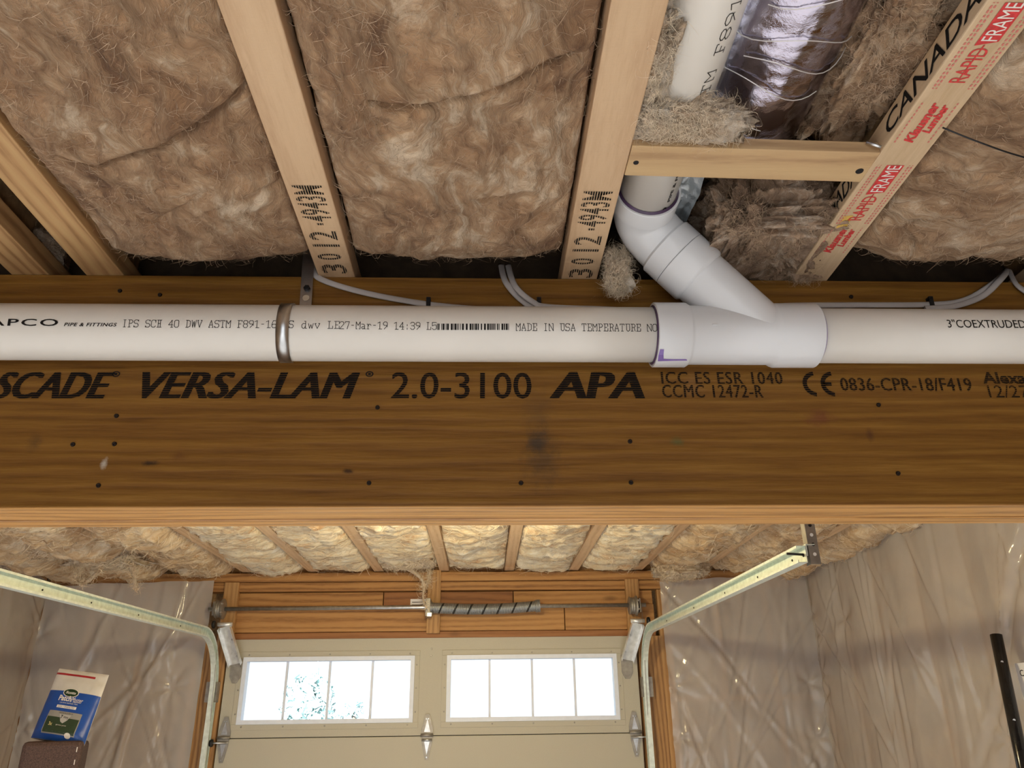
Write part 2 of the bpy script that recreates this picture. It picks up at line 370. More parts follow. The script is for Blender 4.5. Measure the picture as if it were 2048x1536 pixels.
def glass_mat():
    m = bpy.data.materials.new('window_glass'); m.use_nodes = True; nt = m.node_tree; nt.nodes.clear(); k = N(nt)
    out = k.n('ShaderNodeOutputMaterial'); tr = k.n('ShaderNodeBsdfTransparent'); tr.inputs[0].default_value = (0.92, 0.96, 0.97, 1)
    gl = k.n('ShaderNodeBsdfGlossy'); gl.inputs['Roughness'].default_value = 0.05
    mx = k.n('ShaderNodeMixShader'); mx.inputs[0].default_value = 0.05; k.l(tr.outputs[0], mx.inputs[1]); k.l(gl.outputs[0], mx.inputs[2]); k.l(mx.outputs[0], out.inputs[0])
    return m
MAT['glass'] = glass_mat()

def foil_mat(name, col, rough, strength):
    m, nt, b = newmat(name); k = N(nt); v = k.coords((1, 1, 1)); st = k.coords((9.0, 1.0, 9.0))
    n1 = k.noise(v, 26, 5, 0.7, 1.5); n2 = k.noise(v, 90, 4, 0.7, 2.5)
    w = k.n('ShaderNodeTexWave', wave_type='BANDS'); w.bands_direction = 'Y'; k.l(v, w.inputs['Vector']); w.inputs['Scale'].default_value = 14; w.inputs['Distortion'].default_value = 6; w.inputs['Detail'].default_value = 3
    b.inputs['Base Color'].default_value = col + (1,); b.inputs['Metallic'].default_value = 1.0; b.inputs['Roughness'].default_value = rough
    h = k.math('ADD', k.math('ADD', n1, k.math('MULTIPLY', n2, 0.35)), k.math('MULTIPLY', w.outputs['Fac'], 0.5))
    k.bump(h, strength, 0.012, b); return m
MAT['foil'] = foil_mat('wrinkled_foil', (0.50, 0.48, 0.60), 0.05, 0.10)
MAT['foil_dull'] = foil_mat('dull_silver_film', (0.80, 0.84, 0.86), 0.38, 0.25)

# ------------------------------------------------------------------ text helpers
def text_verts(txt, bold=0.0, shear=0.0, spacing=1.0):
    cu = bpy.data.curves.new('lettering', 'FONT'); cu.body = txt; cu.offset = bold; cu.shear = shear; cu.space_character = spacing; cu.resolution_u = 3
    ob = bpy.data.objects.new('lettering_tmp', cu)
    me = bpy.data.meshes.new_from_object(ob)
    V = np.array([v.co[:] for v in me.vertices]); Fc = [tuple(p.vertices) for p in me.polygons]
    bpy.data.objects.remove(ob); bpy.data.curves.remove(cu); bpy.data.meshes.remove(me)
    lo, hi = V.min(0), V.max(0); Q = (V[:, :2] - lo[:2]) / (hi[:2] - lo[:2]); return Q, Fc
def text_on(mb, txt, o, xd, yd, w, h, thick=(0,), **k):
    """fit the lettering into the rectangle o + [0,w]*xd + [0,h]*yd"""
    Q, Fc = text_verts(txt, **k); o, xd, yd = (np.array(q, float) for q in (o, xd, yd))
    for i, t in enumerate(thick): mb.add([o + (q[0] * w + t) * xd + q[1] * h * yd + np.cross(xd, yd) * 0.00008 * i for q in Q], Fc)
    return mb
def text_beam(mb, txt, u0, v0, u1, v1, Y, **k):     # pixel rectangle on a vertical plane
    a = hy(u0, v1, Y); b = hy(u1, v1, Y); c = hy((u0 + u1) / 2, v0, Y); m = hy((u0 + u1) / 2, v1, Y)
    return text_on(mb, txt, (a[0], Y, m[2]), (1, 0, 0), (0, 0, 1), b[0] - a[0], c[2] - m[2], **k)
STROKE = {'I': '16 36/26 20/10 30', 'P': '06 36 45 44 33 13/16 10/00 20', 'S': '45 36 16 05 04 13 33 42 41 30 10 01/46 45/01 00', 'C': '45 36 16 05 01 10 30 41/46 44',
 'H': '06 26/16 10/00 20/26 46/36 30/20 40/13 33', '4': '30 36 02 42/20 40', '0': '16 36 45 41 30 10 01 05 16', 'D': '06 26 45 41 20 00/16 10', 'W': '06 10 25 30 46',
 'V': '06 20 46/06 16/36 46', 'A': '00 26 40/12 32/00 10/30 40', 'T': '05 06 46 45/26 20/10 30', 'M': '00 06 23 46 40/00 10/30 40', 'F': '06 46 45/16 10/00 20/13 33',
 '8': '13 04 05 16 36 45 44 33 13 02 01 10 30 41 42 33', '9': '42 33 13 04 05 16 36 45 43 10', '1': '05 26 20/10 40', '-': '13 33', '6': '36 16 03 01 10 30 41 42 33 13 02',
 'N': '00 06 40 46/00 10/36 46', 'd': '36 30 40/36 26/34 14 03 01 10 20 32', 'w': '04 10 23 30 44', 'v': '04 20 44/04 14/34 44', 'L': '06 26/16 10/00 40 42', 'E': '06 46 44/16 10/00 40 42/13 33',
 '2': '05 16 36 45 44 00 40', '7': '05 06 46 20', 'a': '04 24 33 30 40/32 12 01 10 20 31', 'r': '04 14 10/00 20/12 24 34 43', '3': '05 16 36 45 44 33 13/33 42 41 30 10 01', ':': '24 23/21 20',
 '5': '46 06 03 34 43 41 30 10 01', 'U': '06 26/16 11 20 30 41 46/26 46', 'R': '06 36 45 44 33 13/16 10/00 20/33 40', 'O': '16 36 45 41 30 10 01 05 16'}
def stroke_text(txt, pitch, h, w):
    """typewriter lettering from thin strokes -> list of quads in the text plane"""
    Q = []
    for i, ch in enumerate(txt):
        g = STROKE.get(ch)
        if not g: continue
        for line in g.split('/'):
            pts = [np.array([i * pitch + (int(p[0]) / 4 * 0.74 + 0.13) * pitch, int(p[1]) / 6 * h]) for p in line.split()]
            for a, b in zip(pts, pts[1:]):
                d = b - a; L = np.linalg.norm(d); d = d / L; n_ = np.array([-d[1], d[0]]) * w / 2; a2 = a - d * w / 2; b2 = b + d * w / 2
                ns = max(1, int(L / 0.003))
                for s in range(ns):
                    c0 = a2 + (b2 - a2) * s / ns; c1 = a2 + (b2 - a2) * (s + 1) / ns
                    Q.append([c0 - n_, c1 - n_, c1 + n_, c0 + n_])
    return Q

# ================================================================== SETTING
ZN, ZF, YB, DY = 0.677, 0.860, 1.105, 4.91        # near joist underside, far joist underside, beam face, door face (z from camera)
XL, XR, YBACK = -2.64, 2.03, -3.6
ZC = H + 1.13
MB().box((XL - 0.15, YBACK, -0.12), (XR + 0.15, DY + 0.12, 0)).build('floor', MAT['concrete'], label='smooth grey concrete garage floor', cat='floor', kind='structure')
MB().box((-30, -45, -0.16), (30, YBACK, -0.02)).build('ground', MAT['drive'], label='grey asphalt driveway outside the open doorway', cat='ground', kind='structure')
MB().box((-30, DY + 0.12, -0.16), (30, 60, -0.02)).build('ground', MAT['drive'], label='pale ground beyond the windowed garage door', cat='ground', kind='structure')
MB().box((XL - 0.15, YBACK, ZC), (XR + 0.15, DY + 0.12, ZC + 0.03)).build('ceiling', MAT['deck'], label='brown subfloor boards above the joists', cat='ceiling', kind='structure')
bw = MB(); bw.box((XL - 0.15, YBACK - 0.12, 0), (-2.4, YBACK, ZC)); bw.box((1.8, YBACK - 0.12, 0), (XR + 0.15, YBACK, ZC)); bw.box((-2.4, YBACK - 0.12, 2.14), (1.8, YBACK, ZC))
bw.build('wall_back', MAT['siding'], label='painted wall around the open doorway', cat='wall', kind='structure')

# side walls: sheathing, studs, insulation between the studs; the polythene hangs in front
def side_wall(name, x, sgn, label):
    r = root(name, (x, 1.0, 0), label, 'wall', kind='structure')
    a, b = (x, x + sgn * 0.03)
    MB().box((min(a, b), YBACK, 0), (max(a, b), DY + 0.1, ZC)).build('sheathing', MAT['osb'], r)
    y = 4.82
    while y > 1.2:
        MB().box((min(x, x - sgn * 0.089), y - 0.019, 0), (max(x, x - sgn * 0.089), y + 0.019, H + ZF)).build('stud', MAT['stud'], r)
        if y - 0.4064 > 0.9:
            ys = np.linspace(y - 0.019, y - 0.387, 14); zs = np.linspace(0, H + ZF, 70); YY, ZZ = np.meshgrid(ys, zs)
            s = np.linspace(-1, 1, 14)[None, :]; dep = 0.035 + 0.035 * (1 - np.abs(s) ** 4) + 0.012 * fbm(YY * 9, ZZ * 9, 3, 3)
            MB().grid(np.stack([x - sgn * dep, YY, ZZ], -1)).build('insulation', MAT['batt'], r)
        y -= 0.4064
    return r
side_wall('wall_right', XR + 0.09, 1, 'right wall of studs and brown insulation behind clear plastic')
side_wall('wall_left', XL - 0.09, -1, 'left wall of studs and brown insulation behind clear plastic')

# front wall: framing above and beside the garage door
wf = root('wall_front', (-0.3, DY, 0), 'front wall framing of orange boards around the garage door', 'wall', kind='structure')
def wbox(name, x0, x1, y0, y1, z0, z1, mat, bevel=0.002): return MB().box((x0, y0, H + z0), (x1, y1, H + z1)).build(name, MAT[mat], wf, bevel=bevel)
wbox('top_plate', XL, XR, 4.875, 4.96, 0.797, 0.850, 'header'); wbox('top_plate', XL, XR, 4.885, 4.97, 0.742, 0.794, 'header')
for a, b in ((-1.60, -0.62), (-0.615, 0.185), (0.19, 1.06)):
    wbox('header_board', a, b, 4.925, 4.965, 0.655, 0.738, 'header_red' if a > -0.7 and b < 0.3 else 'header')
for a, b in ((-1.60, -0.30), (-0.295, 0.50), (0.505, 1.06)): wbox('header_board', a, b, 4.905, 4.95, 0.502, 0.652, 'header')
wbox('header_trim', -1.60, 1.06, 4.90, 4.95, 0.463, 0.499, 'header_red')
wbox('backing_post', -1.582, -1.495, 4.865, 4.90, 0.463, 0.795, 'stud'); wbox('backing_post', 0.885, 0.970, 4.865, 4.90, 0.463, 0.80, 'stud')
wbox('backing_post', -0.342, -0.262, 4.862, 4.90, 0.485, 0.862, 'stud')
for x0, x1 in ((-1.66, -1.53), (0.945, 1.085)):
    MB().box((x0, 4.90, 0), (x1, 4.96, H + 0.463)).build('jamb_board', MAT['stud'], wf, bevel=0.002)
MB().box((1.085, 4.90, 0), (1.12, 4.94, H + 0.74)).build('jamb_board', MAT['stud'], wf, bevel=0.002)
for x0, x1 in ((XL - 0.1, -1.66), (1.085, XR + 0.1)):
    MB().box((x0, 4.985, 0), (x1, 5.03, H + 1.1)).build('sheathing', MAT['osb'], wf)
    n = 3; xs = np.linspace(x0 + 0.05, x1 - 0.05, n + 1)
    for i, x in enumerate(xs): MB().box((x - 0.019, 4.895, 0), (x + 0.019, 4.985, H + 0.742)).build('stud', MAT['stud'], wf)
    for a, b in zip(xs, xs[1:]):
        XX, ZZ = np.meshgrid(np.linspace(a + 0.019, b - 0.019, 14), np.linspace(0, H + 0.742, 60)); s = np.linspace(-1, 1, 14)[None, :]
        MB().grid(np.stack([XX, 4.95 - 0.03 * (1 - np.abs(s) ** 4) - 0.012 * fbm(XX * 9, ZZ * 9, 3, 5), ZZ], -1)).build('insulation', MAT['batt'], wf)
        if a > 0: MB().box((a + 0.019, 4.895, H + 0.085), (b - 0.019, 4.985, H + 0.123)).build('nogging', MAT['stud'], wf)
MB().box((-1.66, 4.985, H + 0.44), (1.085, 5.03, H + 1.13)).build('sheathing', MAT['osb'], wf)
for x0, x1 in ((-1.66, -1.49), (0.90, 1.085)): MB().box((x0, 4.966, 0), (x1, 5.03, H + 0.44)).build('door_stop', MAT['header_red'], wf)
# rim boards that close the bays over the beam and over the front wall
MB().box((XL, YB + 0.095, H + ZN), (XR, YB + 0.125, ZC)).build('rim_board', simple('shade_toned_board', (0.06, 0.038, 0.022), 0.9, var=0.3), label='rim board standing on top of the beam, coloured dark as if in deep shade', cat='board', kind='structure')  # near-black colour paints in the deep shade of the gap above the beam
wbox('rim_board', XL, XR, 4.93, 4.97, 0.852, 1.13, 'header')

# ================================================================== BEAM
BEAM_O = np.array([-0.3, YB + 0.064, H + 0.288])
BEAM_STAINS = [(1075, 885, 0.020, (0.035, 0.028, 0.022), 0.85, 1.0), (1085, 915, 0.035, (0.07, 0.04, 0.018), 0.6, 0.6), (1354, 884, 0.014, (0.10, 0.10, 0.03), 0.8, 1.5), (1075, 830, 0.03, (0.09, 0.05, 0.02), 0.35, 0.6),
               (1640, 836, 0.028, (0.15, 0.04, 0.02), 0.6, 1.6), (68, 885, 0.015, (0.10, 0.05, 0.015), 0.6, 0.8), (300, 926, 0.014, (0.03, 0.015, 0.008), 0.85, 3.0), (697, 942, 0.010, (0.03, 0.012, 0.006), 0.85, 2.0),
               (360, 912, 0.016, (0.13, 0.05, 0.012), 0.6, 1.5), (1385, 770, 0.02, (0.26, 0.13, 0.05), 0.4, 0.8), (1740, 870, 0.008, (0.06, 0.02, 0.01), 0.6, 0.6), (208, 929, 0.007, (0.55, 0.50, 0.42), 0.8, 0.6)]
MAT['beam'] = beam_mat()
MAT['beam_edge'] = wood('beam_edge_plies', (0.60, 0.32, 0.10), (0.50, 0.255, 0.078), (0.30, 0.14, 0.04), 0, rough=0.38, rings=16, knots=False, spec=0.6, contrast=1.2)
beam = root('support_beam', tuple(BEAM_O), 'long brown laminated timber beam printed with black lettering, crossing the whole view', 'beam')
ZB0, ZB1 = H + 0.288, H + 0.676
MB().box((XL, YB, ZB0), (XR, YB + 0.040, ZB1)).build('ply', MAT['beam'], beam, bevel=0.0015, origin=BEAM_O)
MB().box((XL, YB + 0.0415, ZB0 + 0.0015), (XR, YB + 0.082, ZB1)).build('ply', MAT['beam_edge'], beam, bevel=0.001)
MB().box((XL, YB + 0.0835, ZB0), (XR, YB + 0.124, ZB1)).build('ply', MAT['beam_edge'], beam, bevel=0.0015)
MB().box((XL, YB + 0.0008, ZB0 - 0.0012), (XR, YB + 0.0398, ZB0 + 0.001)).build('ply_edge', MAT['beam_edge'], beam)
# print on the beam
YP = YB - 0.0007
m = MB(); text_beam(m, 'CASCADE', -112, 744, 216, 797, YP, bold=0.0, shear=0.28, thick=(-0.0027, -0.0009, 0.0009, 0.0027)); m.build('printed_lettering', MAT['ink_stripe'], beam, label='bold black slanted lettering CASCADE')
m = MB(); text_beam(m, 'VERSA-LAM', 278, 744, 713, 797, YP, bold=0.0, shear=0.28, thick=(-0.0027, -0.0009, 0.0009, 0.0027)); m.build('printed_lettering', MAT['ink_stripe'], beam, label='bold black slanted lettering VERSA-LAM')
m = MB(); text_beam(m, '2.0-3100', 782, 745, 1063, 797, YP, bold=0.0, thick=(-0.0006, 0.0006)); m.build('printed_lettering', MAT['ink_stripe'], beam, label='black lettering 2.0-3100')
m = MB(); text_beam(m, 'APA', 1103, 744, 1286, 797, YP, bold=0.0, shear=0.20, thick=(-0.0036, -0.0018, 0, 0.0018, 0.0036)); m.build('printed_lettering', MAT['ink_stripe'], beam, label='bold black lettering APA')
m = MB(); text_beam(m, 'ICC ES ESR 1040', 1324, 744, 1566, 768, YP, spacing=1.1, thick=(-0.0005, 0.0005)); text_beam(m, 'CCMC 12472-R', 1326, 770, 1527, 795, YP, spacing=1.1, thick=(-0.0005, 0.0005)); m.build('printed_lettering', MAT['ink_stripe_fine'], beam, label='small black lettering ICC ES ESR 1040 over CCMC 12472-R')
m = MB(); text_beam(m, '0836-CPR-18/F419', 1684, 756, 1946, 782, YP, spacing=1.05, thick=(-0.0005, 0.0005)); m.build('printed_lettering', MAT['ink_stripe_fine'], beam, label='small black lettering 0836-CPR-18/F419')
m = MB(); text_beam(m, 'Alexandria', 1968, 744, 2130, 768, YP, bold=0.03); text_beam(m, '12/27/18', 1980, 771, 2110, 795, YP); m.build('printed_lettering', MAT['ink_stripe_fine'], beam)
for u in (232, 739):
    m = MB()
    c = hy(u, 748, YP)
    for q0 in range(16):
        a0, a1 = q0 * math.pi / 8, (q0 + 1) * math.pi / 8
        m.quad(*[c + np.array([rr * math.cos(a), 0, rr * math.sin(a) * 0.8]) for rr, a in ((0.0042, a0), (0.0062, a0), (0.0062, a1), (0.0042, a1))])
    m.quad(*[c + np.array(q) for q in ((-0.002, 0, -0.002), (0.002, 0, -0.002), (0.002, 0, 0.002), (-0.002, 0, 0.002))])
    m.build('registered_mark', MAT['ink'], beam)
m = MB()                                    # the two open arcs of the CE mark
c0, c1 = hy(1632, 768, YP), hy(1668, 768, YP)
for c, bar in ((c0, False), (c1, True)):
    for q0 in range(14):
        a0 = math.radians(95 + q0 * 170 / 14); a1 = math.radians(95 + (q0 + 1) * 170 / 14)
        m.quad(*[c + np.array([rr * math.cos(a), 0, rr * math.sin(a)]) for rr, a in ((0.0145, a0), (0.0215, a0), (0.0215, a1), (0.0145, a1))])
    if bar: m.quad(*[c + np.array(q) for q in ((-0.018, 0, -0.003), (-0.004, 0, -0.003), (-0.004, 0, 0.003), (-0.018, 0, 0.003))])
m.build('conformity_mark', MAT['ink_stripe'], beam)
for (u, v) in [(233, 832), (755, 815), (229, 888), (146, 889), (197, 971), (738, 966), (1042, 966), (1260, 883), (1262, 965), (1757, 810), (1796, 947), (240, 582), (320, 590), (1702, 594)]:
    c = hy(u, v, YB)
    MB().lathe((c[0], YB - 0.0022, c[2]), (0, 1, 0), [(0.0014, 0.0010), (0.0004, 0.0014), (0, 0.0030), (0.0022, 0.0036)], 12).build('screw', MAT['screw'], beam)

# ================================================================== NEAR JOISTS
def joist(xc, w, mat, label, y0=-3.4, zb=ZN, y1=None, fl=0.038, group=None, web_top=None, name='ceiling_joist'):
    y1 = y1 if y1 is not None else YB + 0.09
    r = root(name, (xc, (y0 + y1) / 2, H + zb), label, 'joist', group)
    MB().box((xc - w / 2, y0, H + zb), (xc + w / 2, y1, H + zb + fl)).build('bottom_flange', MAT[mat], r, bevel=0.0018)
    MB().box((xc - 0.006, y0, H + zb + fl), (xc + 0.006, y1, ZC)).build('web', MAT['osb'], r)
    return r
J1 = joist(-0.244, 0.060, 'joist', 'pale wooden joist with black number stamp beside the metal pipe strap')
J2 = joist(0.160, 0.060, 'joist', 'pale wooden joist with black number stamp left of the white pipe elbow')
J3 = joist(0.5515, 0.062, 'joist_pale', 'pale wooden joist with red RAPID FRAME printing at upper right')
J4 = joist(0.976, 0.060, 'joist', 'wooden joist just past the right edge of the streaky insulation bay')
J0 = joist(-0.622, 0.060, 'joist_warm', 'orange-brown wooden joist with wavy grain at the left edge')
JX = joist(-0.742, 0.060, 'joist_warm', 'short-looking dim wooden joist in the far left corner above the beam')
ZT = H + ZN - 0.0007
def joist_text(mb, txt, x_left, x_right, u_v_start, u_v_end, **k):
    """reads towards the camera, tops to the left"""
    a = hz(*u_v_start, ZN); b = hz(*u_v_end, ZN)
    return text_on(mb, txt, (x_right, a[1], ZT), (0, -1, 0), (-1, 0, 0), a[1] - b[1], x_right - x_left, **k)
for J, xc in ((J1, -0.244), (J2, 0.160)):
    d = 0 if J is J1 else 5
    for txt, v0, v1, xa, xb in (('4943M', 443, 371, -0.021, 0.021), ('-', 450, 446, -0.004, 0.006), ('12', 493, 462, -0.021, 0.021), ('0', 519, 507, -0.020, 0.018), ('3', 546, 528, -0.020, 0.020)):
        m = MB(); joist_text(m, txt, xc + xa, xc + xb, (680, v0 + d), (660, v1 + d), spacing=1.05, bold=0.012); m.build('number_stamp', MAT['ink_joist'], J)
m = MB()
text_on(m, 'CANADA', (0.5515 - 0.031 - 0.0007, hx(1775, 268, .52)[1], H + ZN + 0.007), (0, -1, 0), (0, 0, 1), 0.205, 0.024, bold=0.01, shear=0.2); m.build('side_lettering', MAT['ink'], J3, label='black slanted lettering CANADA'); m = MB()
text_on(m, 'CANADA', (0.5515 - 0.031 - 0.0007, 0.99, H + ZN + 0.007), (0, -1, 0), (0, 0, 1), 0.14, 0.024, bold=0.01, shear=0.2)
m.build('side_lettering', MAT['ink'], J3, label='black slanted lettering CANADA')
def red_print(y_far, y_near, klaus_far, klaus_near):
    xm = 0.5515; L = y_far - y_near
    m = MB(); text_on(m, 'RAPID', (xm + 0.010, y_far, ZT), (0, -1, 0), (-1, 0, 0), L * 0.46, 0.020, bold=0.0); 
    m.box((xm - 0.0008, y_far - L * 0.50, ZT - 0.0002), (xm + 0.0008, y_far - L * 0.06, ZT)); m.build('red_lettering', MAT['red'], J3, label='red lettering RAPID')
    m = MB(); yb0, yb1 = y_far - L * 0.49, y_near
    m.quad((xm + 0.013, yb0 - 0.006, ZT), (xm - 0.011, yb0 + 0.0, ZT), (xm - 0.011, yb1, ZT), (xm + 0.013, yb1, ZT)); m.build('red_label_block', MAT['red'], J3)
    m = MB(); text_on(m, 'FRAME', (xm + 0.010, yb0 - 0.007, ZT - 0.0004), (0, -1, 0), (-1, 0, 0), L * 0.45, 0.018); m.build('white_lettering', MAT['white_ink'], J3, label='pale lettering FRAME inside red block')
    m = MB(); L2 = klaus_far - klaus_near
    text_on(m, 'Klausner', (xm + 0.001, klaus_far, ZT), (0, -1, 0), (-1, 0, 0), L2, 0.014, bold=0.04, shear=0.3); text_on(m, 'Lumber', (xm + 0.014, klaus_far - L2 * 0.25, ZT), (0, -1, 0), (-1, 0, 0), L2 * 0.7, 0.012, bold=0.04, shear=0.3)
    m.build('red_lettering', MAT['red'], J3, label='bold red slanted maker lettering')
    m = MB()
    for xx in (-0.024, -0.020, 0.019, 0.0235): m.quad((xm + xx, y_far + 0.01, ZT), (xm + xx + 0.0022, y_far + 0.01, ZT), (xm + xx + 0.0022, y_near, ZT), (xm + xx, y_near, ZT))
    for xx in (-0.024, 0.020): m.quad((xm + xx, klaus_far, ZT), (xm + xx + 0.002, klaus_far, ZT), (xm + xx + 0.002, klaus_near, ZT), (xm + xx, klaus_near, ZT))
    m.build('faint_red_print', MAT['red_faint'], J3)
yk = lambda u, v: hz(u, v, ZN)[1]
red_print(yk(1712, 440), yk(1795, 330), yk(1668, 505), yk(1700, 455))
red_print(yk(1925, 165), yk(2052, 5), yk(1822, 285), yk(1900, 205))
m = MB(); m.quad(*[(x, y, ZT + 0.0003) for x, y in ((0.533, yk(1690, 460)), (0.548, yk(1694, 456)), (0.545, yk(1716, 430)), (0.531, yk(1712, 433)))])
m.build('yellow_stain', simple('yellow_wood_stain', (0.72, 0.46, 0.10), 0.7, var=0.2), J3)

# flat strapping piece nailed between two joists
a, b = hz(1260, 290, ZN), hz(1250, 352, ZN); c_, d_ = hz(1740, 302, ZN), hz(1720, 363, ZN)
sb = root('wood_strapping', (0.355, 0.81, H + ZN), 'flat piece of wood nailed across between the stamped joist and red printed joist', 'wood block')
x0, x1 = 0.1905, 0.5200
V = [(x0, 0.779, H + ZN - 0.001), (x1, 0.786, H + ZN - 0.001), (x1, 0.846, H + ZN - 0.001), (x0, 0.838, H + ZN - 0.001)]
m = MB(); m.prism(V, (0, 0, 0.018)); m.build('board', MAT['strap_wood'], sb, bevel=0.001)
for (u, v, rr) in ((1272, 325, 0.0035), (1719, 342, 0.005)):
    c = hz(u, v, ZN - 0.001)
    MB().lathe((c[0], c[1], c[2] - 0.001), (0, 0, 1), [(0, rr), (0.0012, rr * 1.1)], 12).build('nail', MAT['dark'], sb)
n0 = hz(1757, 295, ZN); MB().tube([n0 + (0.004, 0, 0.001), n0 + (-0.012, 0.004, 0.012)], 0.0022, 8).build('nail', MAT['galv'], sb)

# ================================================================== INSULATION
def fibres(V, Nn, n, parent, mat, L=(0.012, 0.045), w=0.00032, lift=0.004, seed=0, drop=0.0):
    rs = np.random.RandomState(seed + 100); K = 6
    i = rs.randint(0, len(V), n); P = V[i]; nn = Nn[i]
    t = rs.normal(size=(n, 3)); t -= nn * (t * nn).sum(1, keepdims=True); t /= np.linalg.norm(t, axis=1, keepdims=True) + 1e-9
    b = np.cross(nn, t); ln = rs.uniform(*L, size=(n, 1)); cv = rs.normal(0, 0.8, (n, 1)); lf = np.abs(rs.normal(0, lift, (n, 1))); out = rs.rand(n, 1) < 0.22
    pts = []
    for k in range(K):
        s = k / (K - 1); ang = cv * s * 1.6
        hgt = np.where(out, s * lf * 2.0, math.sin(math.pi * s) * lf) + 0.0008
        q = P + ln * s * (t * np.cos(ang) + b * np.sin(ang)) + nn * hgt; q[:, 2] -= drop * (s ** 2) * ln[:, 0]
        pts.append(q)
    pts = np.array(pts)                                   # K,n,3
    wv = (b + 0.4 * nn); wv /= np.linalg.norm(wv, axis=1, keepdims=True)
    VV = np.empty((n, K, 2, 3))
    for k in range(K):
        ww = w * (1 - 0.75 * k / (K - 1)); VV[:, k, 0] = pts[k] - wv * ww; VV[:, k, 1] = pts[k] + wv * ww
    base = (np.arange(n) * K * 2)[:, None]; Fc = []
    for k in range(K - 1): Fc.append(np.concatenate([base + 2 * k, base + 2 * k + 1, base + 2 * k + 3, base + 2 * k + 2], 1))
    m = MB(); m.v = VV.reshape(-1, 3).tolist(); m.f = np.concatenate(Fc).tolist(); m.smooth = [False] * len(m.f)
    return m.build('loose_fibres', MAT[mat], parent, kind='stuff')
def grid_normals(G):
    du = np.gradient(G, axis=1); dv = np.gradient(G, axis=0); n = np.cross(du, dv); n /= np.linalg.norm(n, axis=2, keepdims=True) + 1e-12
    n[n[..., 2] > 0] *= -1; return n

def seg_dist(X, Y, pts):
    D = np.full(X.shape, 9.0); side = np.zeros(X.shape)
    for (ax, ay), (bx, by) in zip(pts, pts[1:]):
        dx, dy = bx - ax, by - ay; t = np.clip(((X - ax) * dx + (Y - ay) * dy) / (dx * dx + dy * dy + 1e-12), 0, 1)
        d = np.hypot(X - ax - t * dx, Y - ay - t * dy); cr = np.sign(dx * (Y - ay) - dy * (X - ax)); k = d < D
        D = np.where(k, d, D); side = np.where(k, cr, side)
    return D, side

def batt(name, x0, x1, y0, y1, zedge, bulge, mat, label, group, seed, creases=(), res=0.0028, nfib=6000, amp=0.006, end_round=0.05, fmat='fibre', near_round=False, wr=0.0, fw=0.00028, fL=(0.010, 0.035), lmp=9, end_in=0.0, thick=0.09):
    r = root(name, ((x0 + x1) / 2, (y0 + y1) / 2, H + zedge), label, 'insulation', group)
    nx = max(12, int((x1 - x0) / res)); ny = max(12, int((y1 - y0) / res))
    xs = np.linspace(x0, x1, nx); ys = np.linspace(y0, y1, ny); X, Y = np.meshgrid(xs, ys)
    s = 2 * (X - x0) / (x1 - x0) - 1
    z = zedge - bulge * (1 - np.abs(s) ** 3.0)
    z = z - amp * 1.6 * fbm(X * lmp, Y * lmp, 3, seed) - amp * 1.5 * (ridged(X * 13 + 2.2 * fbm(X * 6, Y * 6, 3, seed + 5), Y * 10 + 1.6 * fbm(X * 7, Y * 7, 2, seed + 7), 4, seed + 2) - 0.6) - 0.0012 * fbm(X * 60, Y * 60, 3, seed + 9)
    if wr: z = z - wr * (ridged(X * 2.2 + 1.5 * fbm(X * 3, Y * 3, 2, seed + 3), Y * 11, 3, seed + 4) - 0.6)
    for (pts, dep, wid) in creases:
        d, sd = seg_dist(X, Y, pts)
        z = z + dep * np.exp(-(d / wid) ** 2) - dep * 0.75 * np.exp(-((d - wid * 5) / (wid * 4)) ** 2) * (sd < 0) * (d > 0) - dep * 0.30 * np.exp(-((d - wid * 5) / (wid * 4)) ** 2) * (sd >= 0)
    # side edges and ends curl up
    e = np.clip((np.abs(s) - 0.94) / 0.06, 0, 1); z = z + 0.035 * e ** 2
    yend = y1 - end_in * (0.5 + fbm(X * 14, Y * 0 + seed, 3, seed + 6)) - 0.012
    t = np.clip((Y - (yend - end_round)) / end_round, 0, 1.5); z = z + thick * (1 - np.sqrt(np.clip(1 - np.clip(t, 0, 1) ** 2, 0, 1))) + np.clip(t - 1, 0, 1) * 0.3
    G = np.stack([X, Y, H + z], -1)
    MB().grid(G[:, ::-1]).build('fleece', MAT[mat], r)
    Nn = grid_normals(G)
    fibres(G.reshape(-1, 3), Nn.reshape(-1, 3), nfib, r, fmat, seed=seed, w=fw, L=fL)
    return r
pxy = lambda *L: [tuple(hz(u, v, ZN)[:2]) for u, v in L]
batt('insulation_batt', -0.592, -0.2735, 0.15, 1.096, ZN + 0.012, 0.024, 'batt', 'large brown fluffy insulation batt filling the bay left of the strap joist', 'near insulation batts', 1,
     creases=[(pxy((135, 300), (200, 312), (330, 272), (420, 225), (500, 172)), 0.017, 0.0038), (pxy((-60, 150), (30, 235), (110, 255), (180, 262)), 0.006, 0.004), (pxy((420, 410), (500, 385), (560, 370)), 0.005, 0.004), (pxy((230, 400), (310, 440), (420, 370)), 0.006, 0.005)], end_in=0.016, nfib=3500)
batt('insulation_batt', -0.2140, 0.1300, 0.15, 1.098, ZN + 0.020, 0.030, 'batt', 'large brown fluffy insulation batt between the two number-stamped joists', 'near insulation batts', 2,
     creases=[(pxy((740, 185), (850, 190), (930, 178), (1010, 155), (1140, 112)), 0.016, 0.0034), (pxy((940, 385), (1000, 375), (1040, 370)), 0.006, 0.004), (pxy((1095, 130), (1030, 280), (1000, 330)), 0.005, 0.006), (pxy((1040, 450), (1080, 425), (1140, 400)), 0.007, 0.006), (pxy((620, 215), (680, 190), (760, 235)), 0.007, 0.006)], end_in=0.018, nfib=3500)
